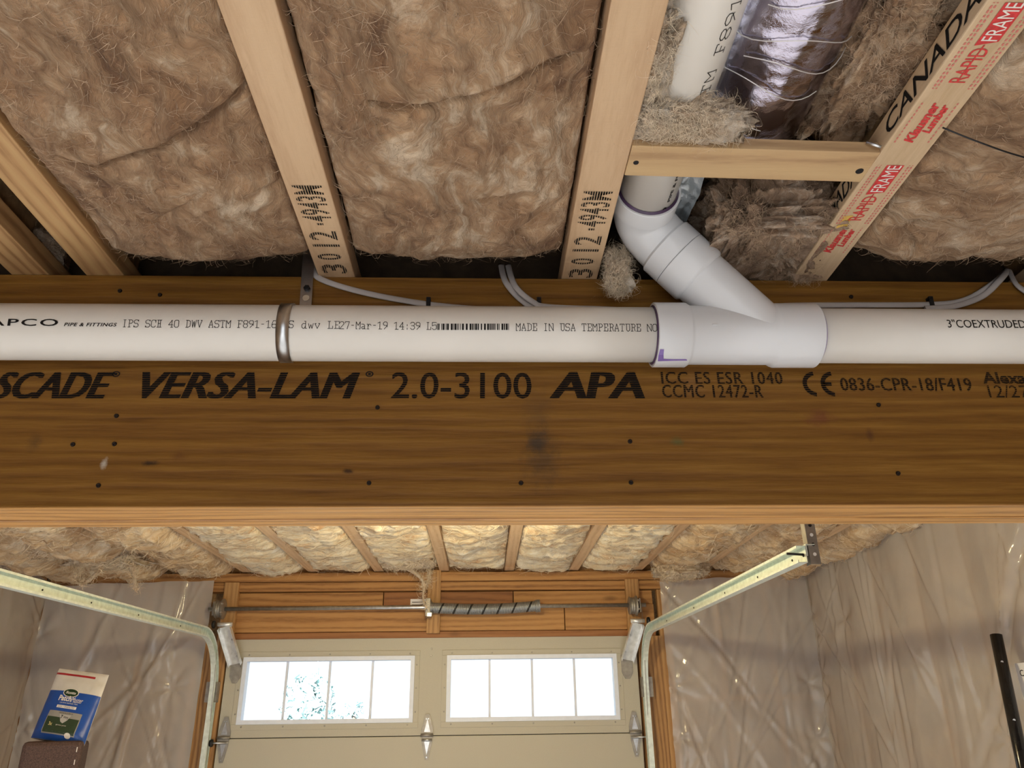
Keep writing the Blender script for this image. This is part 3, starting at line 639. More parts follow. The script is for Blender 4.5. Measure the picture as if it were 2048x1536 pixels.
batt('insulation_batt', 0.5850, 0.944, 0.15, 1.092, ZN + 0.010, 0.024, 'batt_b', 'brown streaky insulation batt right of the red printed joist', 'near insulation batts', 3,
     creases=[(pxy((1830, 480), (1800, 455), (1840, 430), (1950, 420)), 0.010, 0.005), (pxy((1820, 370), (1900, 340), (2048, 330)), 0.007, 0.005)], end_in=0.030, nfib=3500)
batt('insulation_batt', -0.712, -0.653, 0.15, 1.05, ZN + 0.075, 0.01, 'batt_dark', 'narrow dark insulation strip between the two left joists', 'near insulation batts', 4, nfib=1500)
batt('insulation_batt', -1.13, -0.775, 0.15, 1.07, ZN + 0.012, 0.022, 'batt', 'insulation batt at the outer left behind the dim joist', 'near insulation batts', 6, nfib=500, res=0.008)
batt('insulation_batt', 1.008, 1.352, 0.15, 1.09, ZN + 0.012, 0.026, 'batt', 'insulation batt at the outer right past the last joist', 'near insulation batts', 7, nfib=500, res=0.006)
# recessed batt high inside the pipe bay
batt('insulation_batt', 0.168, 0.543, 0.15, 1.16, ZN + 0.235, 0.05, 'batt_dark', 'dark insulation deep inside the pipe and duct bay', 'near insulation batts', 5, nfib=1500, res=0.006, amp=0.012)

def clump(name, c, rad, mat, label, seed, group=None, n=64, amp=0.18, rot=(0, 0, 0), nfib=2500, fmat='fibre', pw=2.6, freq=3.0, fw=0.00024, fL=(0.008, 0.026), drop=0.0):
    """soft lumpy wad: superellipsoid pushed about by noise"""
    from mathutils import Euler
    r = root(name, tuple(np.array(c) - (0, 0, rad[2])), label, 'insulation', group)
    th = np.linspace(0, 2 * math.pi, 2 * n + 1); ph = np.linspace(-math.pi / 2, math.pi / 2, n)
    T, Pp = np.meshgrid(th, ph); sg = lambda q, e: np.sign(q) * np.abs(q) ** e; e = 2 / pw
    D = np.stack([sg(np.cos(Pp), e) * sg(np.cos(T), e), sg(np.cos(Pp), e) * sg(np.sin(T), e), sg(np.sin(Pp), e)], -1)
    un = np.stack([np.cos(Pp) * np.cos(T), np.cos(Pp) * np.sin(T), np.sin(Pp)], -1)
    def n3(f, sd, oc=3):
        return (fbm(un[..., 0] * f + 5, un[..., 1] * f + 9, oc, sd) + fbm(un[..., 1] * f + 2, un[..., 2] * f + 4, oc, sd + 3) + fbm(un[..., 2] * f + 8, un[..., 0] * f + 1, oc, sd + 7)) / 1.5
    k = 1 + amp * n3(freq * 0.5, seed) + amp * 0.75 * n3(freq * 1.6, seed + 20) + amp * 0.14 * n3(freq * 6, seed + 40)
    fold = ridged(un[..., 0] * freq + n3(2, seed + 2), un[..., 2] * freq * 0.5 + un[..., 1] * freq * 0.7, 3, seed + 11); k = k - amp * 0.9 * (1 - fold)
    Mx = np.array(Euler(rot).to_matrix())
    G = (D * k[..., None] * np.array(rad)) @ Mx.T + np.array(c)
    MB().grid(G).build('fleece', MAT[mat], r)
    Nn = un.reshape(-1, 3) @ Mx.T
    fibres(G.reshape(-1, 3), Nn, nfib, r, fmat, seed=seed, w=fw, L=fL, drop=drop)
    return r
zc = lambda u, v, z: hz(u, v, z)
clump('insulation_clump', zc(1356, 236, 0.700), (0.072, 0.036, 0.026), 'batt_pale', 'pale wispy insulation wad over the upper white pipe above the strapping', 21, amp=0.42, freq=4, fmat='fibre_pale', nfib=5000)
clump('insulation_clump', zc(1300, 110, 0.730), (0.028, 0.110, 0.045), 'batt_pale', 'thin pale insulation roll between joist and upper white pipe', 22, amp=0.30, freq=4, fmat='fibre_pale', nfib=3000, rot=(0, 0, -0.05))
clump('insulation_clump', zc(1745, 105, 0.785), (0.072, 0.150, 0.060), 'batt_b', 'big folded brown insulation wad between foil duct and red printed joist', 23, amp=0.34, freq=4.5, nfib=7000, n=90)
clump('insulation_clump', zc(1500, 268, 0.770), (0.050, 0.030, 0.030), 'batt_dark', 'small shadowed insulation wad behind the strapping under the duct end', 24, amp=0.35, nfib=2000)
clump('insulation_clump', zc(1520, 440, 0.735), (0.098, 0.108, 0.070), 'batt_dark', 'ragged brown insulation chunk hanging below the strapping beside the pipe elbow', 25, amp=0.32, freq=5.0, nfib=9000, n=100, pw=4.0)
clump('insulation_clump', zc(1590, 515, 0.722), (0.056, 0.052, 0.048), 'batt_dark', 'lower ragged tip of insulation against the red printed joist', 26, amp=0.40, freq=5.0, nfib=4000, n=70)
clump('insulation_tuft', hy(1234, 545, 1.055), (0.019, 0.018, 0.040), 'batt_pale', 'small pale tuft of insulation dangling beside the pipe elbow', 27, amp=0.55, freq=5, nfib=3500, fmat='fibre_pale', n=40, fL=(0.008, 0.022))
clump('insulation_tuft', zc(95, 495, 0.735), (0.020, 0.035, 0.022), 'batt_pale', 'grey-white insulation tuft glimpsed between the two left joists', 28, amp=0.3, nfib=800, n=30)

# ================================================================== MAIN DRAIN PIPE
PR, PY, PZ = 0.0430, 1.058, H + 0.5465
slope = -0.000
def pipe_pt(x, ang, rr): return np.array([x, PY - rr * math.cos(ang), PZ - rr * math.sin(ang)])   # ang 0 = towards camera, + = downwards
WX0, WX1, WX2, WX3 = 0.262, 0.3145, 0.449, 0.516
mp = root('drain_pipe', (-0.9, PY, PZ - PR), 'long white plastic drain pipe with printed lettering left of the branch fitting', 'pipe')
MB().lathe((XL + 0.3, PY, PZ), (1, 0, 0), [(0, PR)] + [(q, PR) for q in np.linspace(0.01, 0.27 - (XL + 0.3), 20)], 64).build('pipe_body', MAT['pvc'], mp)
mp2 = root('drain_pipe', (1.2, PY, PZ - PR), 'white plastic drain pipe marked COEXTRUDED right of the branch fitting', 'pipe')
MB().lathe((0.505, PY, PZ), (1, 0, 0), [(0, PR), (0.4, PR), (XR - 0.7, PR)], 64).build('pipe_body', MAT['pvc'], mp2)
def px_pipe(u, v):
    """hit of the pixel ray with the pipe surface -> (x, angle)"""
    d = ray(u, v); cy, cz = PY, PZ - H
    A = d[1] ** 2 + d[2] ** 2; B = -2 * (d[1] * cy + d[2] * cz); C_ = cy ** 2 + cz ** 2 - PR ** 2; q = max(B * B - 4 * A * C_, 0)
    t = (-B - math.sqrt(q)) / (2 * A); P = d * t
    return P[0], math.atan2(cz - P[2], cy - P[1])
def wrap(mb, Q, Fc, u0, u1, v0, v1):
    """unit-square lettering -> pixel box on the pipe"""
    xa, aa = px_pipe(u0, v1); xb, ab = px_pipe(u1, v1); _, at = px_pipe((u0 + u1) / 2, v0); _, am = px_pipe((u0 + u1) / 2, v1)
    hgt = (am - at)
    mb.add([pipe_pt(xa + q[0] * (xb - xa), am - q[1] * hgt + (q[0] - 0.5) * 0.0, PR + 0.0008) for q in Q], Fc)
def wrap_stroke(mb, txt, u0, u1, v0, v1):
    n = len(txt); xa, _ = px_pipe(u0, v1); xb, _ = px_pipe(u1, v1); pitch = (xb - xa) / n
    _, at = px_pipe((u0 + u1) / 2, v0); _, am = px_pipe((u0 + u1) / 2, v1); h = (am - at) * PR
    for q in stroke_text(txt, pitch, h, 0.00085): mb.quad(*[pipe_pt(xa + p[0], am - p[1] / PR, PR + 0.0006) for p in q])
m = MB(); Q, Fc = text_verts('NAPCO', bold=0.012, spacing=1.15); wrap(m, Q, Fc, -62, 116, 638, 652); m.build('pipe_lettering', MAT['ink'], mp, label='wide black lettering NAPCO')
m = MB(); Q, Fc = text_verts('PIPE & FITTINGS', bold=0.02, shear=0.25, spacing=1.1); wrap(m, Q, Fc, 128, 234, 646, 653); m.build('pipe_lettering', MAT['ink'], mp, label='tiny black lettering PIPE & FITTINGS')
for txt, u0, u1, v0, v1 in (('IPS SCH 40 DWV ASTM F891-16 NS', 243, 588, 641, 655), ('dwv LE', 602, 680, 643, 657), ('27-Mar-19', 678, 776, 644, 658), ('14:39 L5', 787, 874, 645, 659), ('MADE IN USA TEMPERATURE NOT', 1031, 1326, 648, 662)):
    m = MB(); wrap_stroke(m, txt, u0, u1, v0, v1); m.build('pipe_lettering', MAT['ink'], mp, label='typewriter style black lettering ' + txt)
m = MB(); rb = random.Random(3); u = 874
while u < 1020:
    wd_ = rb.choice((1.2, 1.2, 2.4, 3.6)); x0_, a0 = px_pipe(u, 647.5); x1_, a1 = px_pipe(u + wd_, 660)
    m.quad(pipe_pt(x0_, a1, PR + 0.0006), pipe_pt(x1_, a1, PR + 0.0006), pipe_pt(x1_, a0, PR + 0.0006), pipe_pt(x0_, a0, PR + 0.0006)); u += wd_ + rb.choice((1.3, 1.3, 2.6, 4.0))
m.build('pipe_bar_marks', MAT['ink'], mp)
m = MB(); Q, Fc = text_verts('3"COEXTRUDED'); wrap(m, Q, Fc, 1896, 2052, 640, 656); m.build('pipe_lettering', MAT['ink'], mp2, label='black lettering COEXTRUDED')

# wye fitting with branch, elbow, upper pipe
wy = root('wye_fitting', (0.389, PY, PZ - 0.05), 'white plastic wye branch fitting with a purple marker stroke on the main pipe', 'pipe fitting')
RH = PR + 0.0075
prof = [(0, PR + 0.0005), (0, RH - 0.001), (0.001, RH), (WX1 - WX0 - 0.003, RH), (WX1 - WX0, RH - 0.002), (WX1 - WX0 + 0.004, PR + 0.0032), (WX2 - WX0 - 0.006, PR + 0.0032), (WX2 - WX0, RH - 0.001), (WX2 - WX0 + 0.003, RH), (WX3 - WX0 - 0.001, RH), (WX3 - WX0, RH - 0.001), (WX3 - WX0, PR + 0.0005)]
MB().lathe((WX0, PY, PZ), (1, 0, 0), prof, 64, caps=False).build('run_body', MAT['pvc_fit'], wy, sharp=40)
UX, UZ = 0.2500, H + 0.738                                 # axis of the upper pipe
EL = np.array([UX + 0.000, 1.030, UZ])                   # where the elbow axes cross
JN = np.array([0.438, PY, PZ])                          # where the branch axis meets the run
bd = (EL - JN); BL = np.linalg.norm(bd); bd /= BL
sB = [0.0, 0.095, 0.102, 0.104, 0.150]
MB().lathe(JN, bd, [(0.0, PR + 0.003), (BL * 0.50, PR + 0.003), (BL * 0.50 + 0.003, RH - 0.001), (BL * 0.50 + 0.006, RH), (BL * 0.665, RH), (BL * 0.668, RH - 0.001), (BL * 0.668, PR)], 56, caps=False).build('branch', MAT['pvc_fit'], wy, sharp=40)
MB().lathe(JN + bd * BL * 0.668, bd, [(0, RH - 0.003), (0.0022, RH - 0.003)], 48, caps=False).build('joint_line', MAT['primer_dark'], wy)
for x, mt in ((WX0 - 0.002, 'primer_dark'),): MB().lathe((x, PY, PZ), (1, 0, 0), [(0, PR + 0.0012), (0.0015, PR + 0.0035), (0.003, PR + 0.003)], 48, caps=False).build('primer_ring', MAT[mt], wy)
MB().lathe((WX3 - 0.001, PY, PZ), (1, 0, 0), [(0, PR + 0.004), (0.003, PR + 0.0022), (0.005, PR + 0.0004)], 48, caps=False).build('primer_ring', simple('lilac_primer', (0.40, 0.34, 0.58), 0.4), wy)
m = MB()                                                 # drip of purple primer on the left hub
_, a_s = px_pipe(1335, 711); _, a_t = px_pipe(1335, 694)
m.add([pipe_pt(x_, a_, RH + 0.0006) for x_, a_ in ((WX0 + 0.002, a_t), (WX0 + 0.008, a_t), (WX0 + 0.0085, (a_t + a_s) / 2), (WX0 + 0.010, a_s - 0.02), (WX0 + 0.026, a_s - 0.005), (WX0 + 0.045, a_s - 0.01), (WX0 + 0.047, a_s + 0.05), (WX0 + 0.026, a_s + 0.06), (WX0 + 0.008, a_s + 0.08), (WX0 + 0.002, a_s + 0.09), (WX0 + 0.001, (a_t + a_s) / 2))],
      [(0, 1, 2, 10), (10, 2, 3, 8, 9), (3, 4, 7, 8), (4, 5, 6, 7)])
m.build('primer_drip', MAT['primer'], wy, label='purple primer drip on the left hub')
_, ac = px_pipe(1428, 651); m = MB(); m.box(pipe_pt(0.347, ac, PR + 0.0045) - (0.004, 0.0005, 0.0010), pipe_pt(0.347, ac, PR + 0.0045) + (0.004, 0.0005, 0.0010)); m.build('mould_mark', MAT['pvc_fit'], wy)

el = root('pipe_elbow', tuple(EL - (0, 0, 0.05)), 'white plastic elbow joining the branch to the upper pipe', 'pipe fitting')
p0 = EL - bd * BL * 0.33; p3 = EL + np.array([0, -0.075, 0])
arc = []
for i in range(15):
    t = i / 14; a_ = EL - bd * 0.058; b_ = EL + np.array([0, -0.048, 0.0]); arc.append((1 - t) ** 2 * a_ + 2 * t * (1 - t) * EL + t * t * b_)
MB().tube(arc, PR + 0.0035, 48, caps=False).build('bend', MAT['pvc_fit'], el)
MB().lathe(p0, bd, [(0, PR), (0, RH - 0.001), (0.001, RH), (BL * 0.33 - 0.060, RH), (BL * 0.33 - 0.056, PR + 0.0035)], 56, caps=False).build('hub', MAT['pvc_fit'], el, sharp=40)
MB().lathe(EL + np.array([0, -0.046, 0]), (0, -1, 0), [(0, PR + 0.0035), (0.004, RH), (0.036, RH), (0.037, RH - 0.001), (0.037, PR)], 56, caps=False).build('hub', MAT['pvc_fit'], el, sharp=40)
MB().lathe(EL + np.array([0, -0.083, 0]), (0, -1, 0), [(0, PR + 0.004), (0.003, PR + 0.0006)], 48, caps=False).build('primer_ring', MAT['primer_dark'], el)
up = root('upper_pipe', (UX, 0.4, UZ - PR), 'short white plastic pipe running along the joists towards the viewer, marked F891-16', 'pipe')
MB().lathe((UX, EL[1] - 0.06, UZ), (0, -1, 0), [(0, PR), (0.4, PR), (1.3, PR)], 64).build('pipe_body', MAT['pvc'], up)
def up_pt(y, ang, rr): return np.array([UX + rr * math.sin(ang), y, UZ - rr * math.cos(ang)])      # ang 0 = underside, + = towards right
for txt, skip in (('ASTM', 0), ('F891-16', 5)):
    m = MB()
    for q in stroke_text(txt, 0.0205, 0.0125, 0.0010): m.quad(*[up_pt(0.755 - skip * 0.0205 - p[0], 0.60 - p[1] / PR, PR + 0.0006) for p in q])
    m.build('pipe_lettering', MAT['ink'], up, label='typewriter style lettering ' + txt)
for txt, y_, L_, h_ in (('NAPCO', 1.035, 0.095, 0.011), ('PIPE & FITTINGS', 0.928, 0.115, 0.005)):
    m = MB(); Q, Fc = text_verts(txt, bold=0.012); m.add([up_pt(y_ - q[0] * L_, 0.62 - q[1] * h_ / PR, PR + 0.0006) for q in Q], Fc)
    m.build('pipe_lettering', MAT['ink'], up, label='black lettering ' + txt)

# foil duct and silver film in the same bay
DX, DZ, DR = 0.374, H + 0.800, 0.080
fd = root('foil_duct', (DX, 0.5, DZ - DR), 'shiny crinkled foil wrapped duct between the upper pipe and brown insulation', 'duct')
th = np.linspace(0, 2 * math.pi, 97); ys = np.linspace(-0.4, 0.83, 240); T, YY = np.meshgrid(th, ys)
rr = DR * (1 + 0.02 * fbm(T * 3, YY * 10, 3, 60)) + 0.0016 * ridged(YY * 24 + 0.8 * np.sin(T) + fbm(T * 2, YY * 6, 2, 61), T * 0.9, 2, 62) + 0.0015 * fbm(T * 6, YY * 30, 3, 63)
G = np.stack([DX + rr * np.cos(T), YY, DZ + rr * np.sin(T)], -1); MB().grid(G).build('foil_wrap', MAT['foil'], fd)
m = MB()
for i in range(26):
    y_ = -0.3 + i * 0.043 + RNG.uniform(-0.01, 0.01); a0 = RNG.uniform(-2.9, -2.2); pts = [np.array([DX + (DR + 0.0045) * math.cos(a), y_ + 0.012 * math.sin(a * 3 + i), DZ + (DR + 0.0045) * math.sin(a)]) for a in np.linspace(a0, a0 + RNG.uniform(1.0, 2.4), 14)]
    m.tube(pts, 0.0007, 5, caps=False)
m.build('scrim_threads', simple('scrim_thread', (0.75, 0.72, 0.70), 0.35, 0.4), fd)
sf = root('silver_film', (0.318, 0.6, H + 0.70), 'dull silver plastic film tucked between the upper pipe and foil duct', 'film')
tt = np.linspace(0, 1, 40); ys = np.linspace(-0.3, 1.06, 260); T, YY = np.meshgrid(tt, ys)
xx = UX + 0.030 + 0.050 * T; zz = UZ - 0.022 + 0.03 * np.sin(T * 3.0) + 0.020 * T
G = np.stack([xx + 0.004 * fbm(T * 5, YY * 30, 3, 70), YY, zz + 0.006 * fbm(T * 4, YY * 14, 3, 71)], -1); MB().grid(G).build('film_sheet', MAT['foil_dull'], sf)

# pipe strap
ps = root('pipe_strap', (-0.292, 1.10, PZ - 0.05), 'galvanised steel hanger strap looped around the white drain pipe', 'strap')
xs_t = hy(616, 520, 1.098)[0]; xs_b = hy(612, 605, 1.098)[0]; w2 = 0.0095
pth = [np.array([xs_t, 1.1015, H + 0.735]), np.array([xs_t, 1.1005, H + 0.70]), np.array([(xs_t + xs_b) / 2, 1.0995, H + 0.66]), np.array([xs_b, 1.0985, PZ + PR + 0.018])]
MB().sweep(pth, [(-w2, -0.0007), (w2, -0.0007), (w2, 0.0007), (-w2, 0.0007)], up=(0, -1, 0), smooth=False).build('tail', MAT['galv'], ps)
loop = []
for i in range(33):
    a = math.radians(-118 + i * 236 / 32); q = pipe_pt(0, a, PR + 0.0014); q[0] = xs_b - 0.012 + 0.003 * math.cos(a); loop.append(q)
MB().sweep([np.array([xs_b - 0.004, 1.098, PZ + PR + 0.020])] + loop, [(-w2, -0.0006), (w2, -0.0006), (w2, 0.0006), (-w2, 0.0006)], up=(1, 0, 0), smooth=True).build('pipe_loop', MAT['galv'], ps) if False else None
m = MB(); prev = None; V = []
for q in loop: V += [q + (-w2, 0, 0), q + (w2, 0, 0)]
m.add(V, [(2 * i, 2 * i + 1, 2 * i + 3, 2 * i + 2) for i in range(len(loop) - 1)], True); lo_ = m.build('pipe_loop', MAT['galv'], ps); so = lo_.modifiers.new('thickness', 'SOLIDIFY'); so.thickness = 0.0012
c = hy(614, 577, 1.0975); MB().lathe((c[0], 1.0975, c[2]), (0, -1, 0), [(0, 0.0058), (0.003, 0.0055), (0.0042, 0.004)], 6).build('bolt', MAT['dark'], ps)
c = hy(612, 596, 1.0975); MB().lathe((c[0], 1.0972, c[2]), (0, -1, 0), [(0, 0.0055), (0.0004, 0.0055)], 16).build('keyhole_slot', simple('pale_slot', (0.55, 0.45, 0.33), 0.6), ps)

# cables stapled to the beam
def smooth_path(P, n=10):
    P = [np.array(p, float) for p in P]; out = []
    for i in range(len(P) - 1):
        p0, p1, p2, p3 = P[max(i - 1, 0)], P[i], P[i + 1], P[min(i + 2, len(P) - 1)]
        for k in range(n):
            t = k / n; out.append(0.5 * ((2 * p1) + (-p0 + p2) * t + (2 * p0 - 5 * p1 + 4 * p2 - p3) * t * t + (-p0 + 3 * p1 - 3 * p2 + p3) * t ** 3))
    return out + [P[-1]]
def cable(pix, label, w=0.0052, t=0.0024, y=None):
    pts = [hy(u, v, (y or 1.1005)) if len(q) == 2 else hy(u, v, q[2]) for q in pix for u, v in [q[:2]]]
    prof = [(w * math.cos(a), t * math.sin(a)) for a in np.linspace(0, 2 * math.pi, 13)[:-1]]
    return MB().sweep(smooth_path(pts), prof, up=(0, -1, 0)).build('cable', MAT['cable'], label=label, cat='cable', group='grey white cables along the beam')
cable([(622, 500, 1.12), (626, 540, 1.11), (650, 562), (740, 588), (860, 609), (980, 620), (1100, 628)], 'grey white flat cable drooping from the strap joist to the first black staple')
cable([(1002, 530, 1.13), (1012, 565), (1045, 602), (1080, 616), (1200, 622)], 'outer of two grey white cables curving down at the middle black staple', y=1.1005)
cable([(1016, 530, 1.13), (1030, 572), (1066, 604), (1100, 614), (1240, 620), (1340, 632)], 'inner of two grey white cables curving down at the middle black staple', y=1.0955)
cable([(1500, 625), (1560, 612), (1700, 610), (1860, 609), (1930, 600), (1985, 568), (2010, 545, 1.13)], 'grey white cable rising to the right past the right-hand black staple')
cable([(1850, 617), (1910, 612), (1965, 592), (2000, 560), (2016, 540, 1.13)], 'second grey white cable rising beside the right-hand black staple', y=1.0955)
cable([(2018, 540, 1.13), (2034, 570), (2070, 592), (2120, 600)], 'grey white cable leaving at the right edge over the beam')
for (u, v, lb) in ((857, 609, 'black cable staple left of the middle above the pipe'), (1078, 609, 'black cable staple holding the two curving cables'), (1861, 607, 'black cable staple right of the branch fitting')):
    c = hy(u, v, 1.1)
    r = root('cable_staple', (c[0], YB, c[2] - 0.01), lb, 'staple', 'black cable staples')
    MB().box((c[0] - 0.0035, 1.0945, c[2] - 0.009), (c[0] + 0.0035, 1.0975, c[2] + 0.009)).build('bridge', MAT['dark'], r, bevel=0.0008)
    for s in (-1, 1): MB().box((c[0] - 0.0035, 1.0945, c[2] + s * 0.009 - 0.002), (c[0] + 0.0035, YB, c[2] + s * 0.009 + 0.002)).build('leg', MAT['dark'], r)
p = [hz(1885, 255, ZN - 0.004), hz(1960, 285, ZN - 0.024), hz(2060, 318, ZN - 0.030), hz(2300, 380, ZN - 0.020)]
MB().tube(smooth_path(p, 6), 0.0011, 6).build('support_wire', MAT['dark'], label='thin dark steel wire holding up insulation at the right edge', cat='wire')

# ================================================================== FAR CEILING
KS = list(range(-6, 5))
names = {-6: 'first', -5: 'second', -4: 'third', -3: 'fourth', -2: 'fifth', -1: 'sixth', 0: 'seventh', 1: 'eighth', 2: 'ninth', 3: 'tenth', 4: 'eleventh'}
for k in KS:
    joist(0.163 + 0.4064 * k, 0.060, 'far_joist', 'wooden joist beyond the beam over the garage door, %s from the left wall' % names[k], y0=YB + 0.13, y1=4.905, zb=ZF, group='joists beyond the beam', name='far_joist')
for i, k in enumerate(KS[:-1]):
    x0 = 0.163 + 0.4064 * k + 0.030; x1 = x0 + 0.4064 - 0.060
    tan = k <= -5 or k >= 2
    sag = {-6: 0.075, -5: 0.060, -4: 0.035, -2: 0.02, 3: 0.05, 2: 0.04}.get(k, 0.030)
    batt('far_insulation', x0, x1, 2.2, 4.90, ZF + 0.012, sag, 'batt_tan' if tan else 'batt_yellow', ('tan' if tan else 'pale yellow') + ' fluffy insulation beyond the beam, %s bay from the left wall' % names[k], 'insulation beyond the beam', 40 + i, res=0.011, nfib=1600, amp=0.016 if not tan else 0.024, end_round=0.16, fmat='fibre_pale', wr=0.050 if not tan else 0.060, fw=0.0012, fL=(0.03, 0.09), lmp=6, thick=0.10, end_in=0.02)
x0 = 0.163 + 0.4064 * 4 + 0.030
batt('far_insulation', x0, XR + 0.02, 2.2, 4.90, ZF + 0.005, 0.06, 'batt_tan', 'tan insulation beyond the beam against the right plastic wall', 'insulation beyond the beam', 60, res=0.011, nfib=900, amp=0.024, fmat='fibre_pale', wr=0.04, fw=0.0012, fL=(0.03, 0.09), lmp=6, end_round=0.14)
batt('far_insulation', XL, 0.163 - 0.4064 * 6 - 0.030, 2.2, 4.90, ZF + 0.005, 0.07, 'batt_tan', 'tan insulation beyond the beam against the left plastic wall', 'insulation beyond the beam', 61, res=0.011, nfib=900, amp=0.024, fmat='fibre_pale', wr=0.04, fw=0.0012, fL=(0.03, 0.09), lmp=6, end_round=0.14)
# torn wads and dangling wisps
def wisp(pix, Y, r0, mat, label, seed):
    pts = smooth_path([hy(u, v, Y) for u, v in pix], 6); rs = np.random.RandomState(seed)
    m = MB(); n = len(pts); m.tube(pts, r0, 10, radii=[max(0.15, (1 - 0.75 * i / n)) * rs.uniform(0.7, 1.25) for i in range(n)])
    o = root('insulation_wisp', tuple(pts[-1]), label, 'insulation'); m.build('strand', MAT[mat], o)
    V = np.array(m.v); nn = rs.normal(size=V.shape); nn /= np.linalg.norm(nn, axis=1, keepdims=True); fibres(V, nn, 260, o, 'fibre_pale', w=0.0010, L=(0.02, 0.06), lift=0.01, seed=seed)
wisp([(800, 1128), (835, 1150), (848, 1170), (846, 1195), (853, 1216)], 4.70, 0.013, 'batt_pale', 'long pale insulation wisp dangling in front of the shaft', 5)
wisp([(860, 1140), (857, 1158), (848, 1175)], 4.71, 0.012, 'batt_pale', 'short pale insulation wisp beside the central post', 6)
wisp([(262, 1120), (268, 1150), (272, 1182)], 4.3, 0.022, 'batt_pale', 'pointed pale insulation wisp hanging at left above the track', 7)
wisp([(205, 1128), (190, 1150), (165, 1168), (155, 1160), (160, 1140)], 4.3, 0.014, 'batt_pale', 'curled pale insulation wisp hanging left of the pointed one', 8)
clump('insulation_clump', hy(215, 1112, 4.3), (0.19, 0.12, 0.055), 'batt_pale', 'torn pale insulation wad sagging over the left door track', 31, amp=0.45, freq=5, nfib=2500, fmat='fibre_pale', fw=0.0011, fL=(0.03, 0.09))
clump('insulation_clump', hy(70, 1090, 4.1), (0.22, 0.14, 0.06), 'batt_tan', 'torn tan insulation wad at the left edge under the beam', 32, amp=0.42, freq=5, nfib=2000, fmat='fibre_pale', fw=0.0011, fL=(0.03, 0.09))
clump('insulation_clump', hy(815, 1122, 4.62), (0.15, 0.13, 0.045), 'batt_pale', 'bulging pale insulation wad left of the central post', 33, amp=0.22, freq=4, nfib=1500, fmat='fibre_pale', fw=0.0010, fL=(0.02, 0.07))
clump('insulation_clump', hy(1360, 1140, 4.62), (0.17, 0.12, 0.055), 'batt_pale', 'bulging pale insulation wad above the right door track', 34, amp=0.22, freq=4, nfib=1500, fmat='fibre_pale', fw=0.0010, fL=(0.02, 0.07))
# bare bulb fixture on the far ceiling, hidden from the photograph by the beam
lf = root('ceiling_lamp', (-0.15, 2.75, H + 0.73), 'bare bulb lamp holder on the far ceiling just behind the beam', 'lamp')
lh_ = MB().lathe((-0.15, 2.75, H + 0.855), (0, 0, -1), [(0, 0.055), (0.02, 0.055), (0.035, 0.03), (0.05, 0.024)], 24).build('lamp_holder', MAT['porcelain'], lf)
bm_, nt_, b_ = newmat('lit_bulb'); b_.inputs['Base Color'].default_value = (1, 0.95, 0.85, 1); b_.inputs['Emission Color'].default_value = (1.0, 0.84, 0.52, 1); b_.inputs['Emission Strength'].default_value = 12
bb = MB().lathe((-0.15, 2.75, H + 0.805), (0, 0, -1), [(0, 0.014), (0.02, 0.016), (0.045, 0.030), (0.062, 0.031), (0.078, 0.022), (0.084, 0.004)], 20).build('bulb', bm_, lh_); bb.visible_shadow = True
ld = bpy.data.lights.new('bulb_light', 'POINT'); ld.energy = 42; ld.color = (1.0, 0.83, 0.47); ld.shadow_soft_size = 0.05
lo2 = bpy.data.objects.new('bulb_light', ld); COL.objects.link(lo2); lo2.location = (-0.15, 2.75, H + 0.66)

# ================================================================== POLYTHENE SHEETS
def sheet(label, o, xd, L, zt, nd, seed, folds, res=0.012, slack=0.016, zb=0.02, top_wave=0.01, stud0=0.0):
    """film hung on a wall: o start point at floor level, xd along the wall, nd into the room, zt(s) top height"""
    o, xd, nd = (np.array(q, float) for q in (o, xd, nd)); ns = int(L / res); nz = int(2.55 / res)
    S, Tt = np.meshgrid(np.linspace(0, L, ns), np.linspace(0, 1, nz)); top = H + zt(S) + top_wave * fbm(S * 5, S * 0, 3, seed)
    Z = zb + (top - zb) * Tt
    d = slack * (0.5 + fbm(S * 2.5, Z * 1.5, 3, seed)) + 0.004 * fbm(S * 9, Z * 5, 3, seed + 1)
    bay = np.abs(((S - stud0) / 0.4064) % 1 - 0.5) * 2; d = d + slack * 0.8 * (1 - bay ** 3)
    rs = np.random.RandomState(seed + 500)
    for _ in range(folds):
        s0 = rs.uniform(-0.1, L); z0 = rs.uniform(0.6, H + 0.9); a = rs.normal(math.pi / 2, 0.42); ln = rs.uniform(0.25, 1.1); wdt = rs.uniform(0.006, 0.020); am = rs.uniform(0.004, 0.014) * rs.choice((-1, 1, 1))
        ca, sa = math.cos(a), math.sin(a); p = (S - s0) * ca + (Z - z0) * sa; q = -(S - s0) * sa + (Z - z0) * ca + 0.05 * np.sin(p * 4 + s0 * 9) * p
        d = d + am * np.exp(-(q / wdt) ** 2) * np.exp(-(p / ln) ** 2) - am * 0.5 * np.exp(-((q - 2 * wdt) / (1.5 * wdt)) ** 2) * np.exp(-(p / ln) ** 2)
    for _ in range(max(3, folds // 5)):                 # star creases round the staples
        k = rs.randint(0, max(1, int(L / 0.4064)) + 1); s0 = stud0 + k * 0.4064; z0 = rs.uniform(1.0, H + 0.6); rr = np.hypot(S - s0, Z - z0) + 1e-4; an = np.arctan2(Z - z0, S - s0)
        d = d + 0.010 * np.exp(-rr / 0.12) * np.cos(an * rs.randint(4, 7) + rs.uniform(0, 6)) * (1 - np.exp(-rr / 0.02)) - 0.010 * np.exp(-(rr / 0.03) ** 2)
    G = o + S[..., None] * xd + np.clip(d, 0.002, 0.09)[..., None] * nd; G[..., 2] = Z
    return MB().grid(G).build('plastic_sheet', MAT['poly'], label=label, cat='plastic sheet', group='clear plastic vapour barrier sheets')
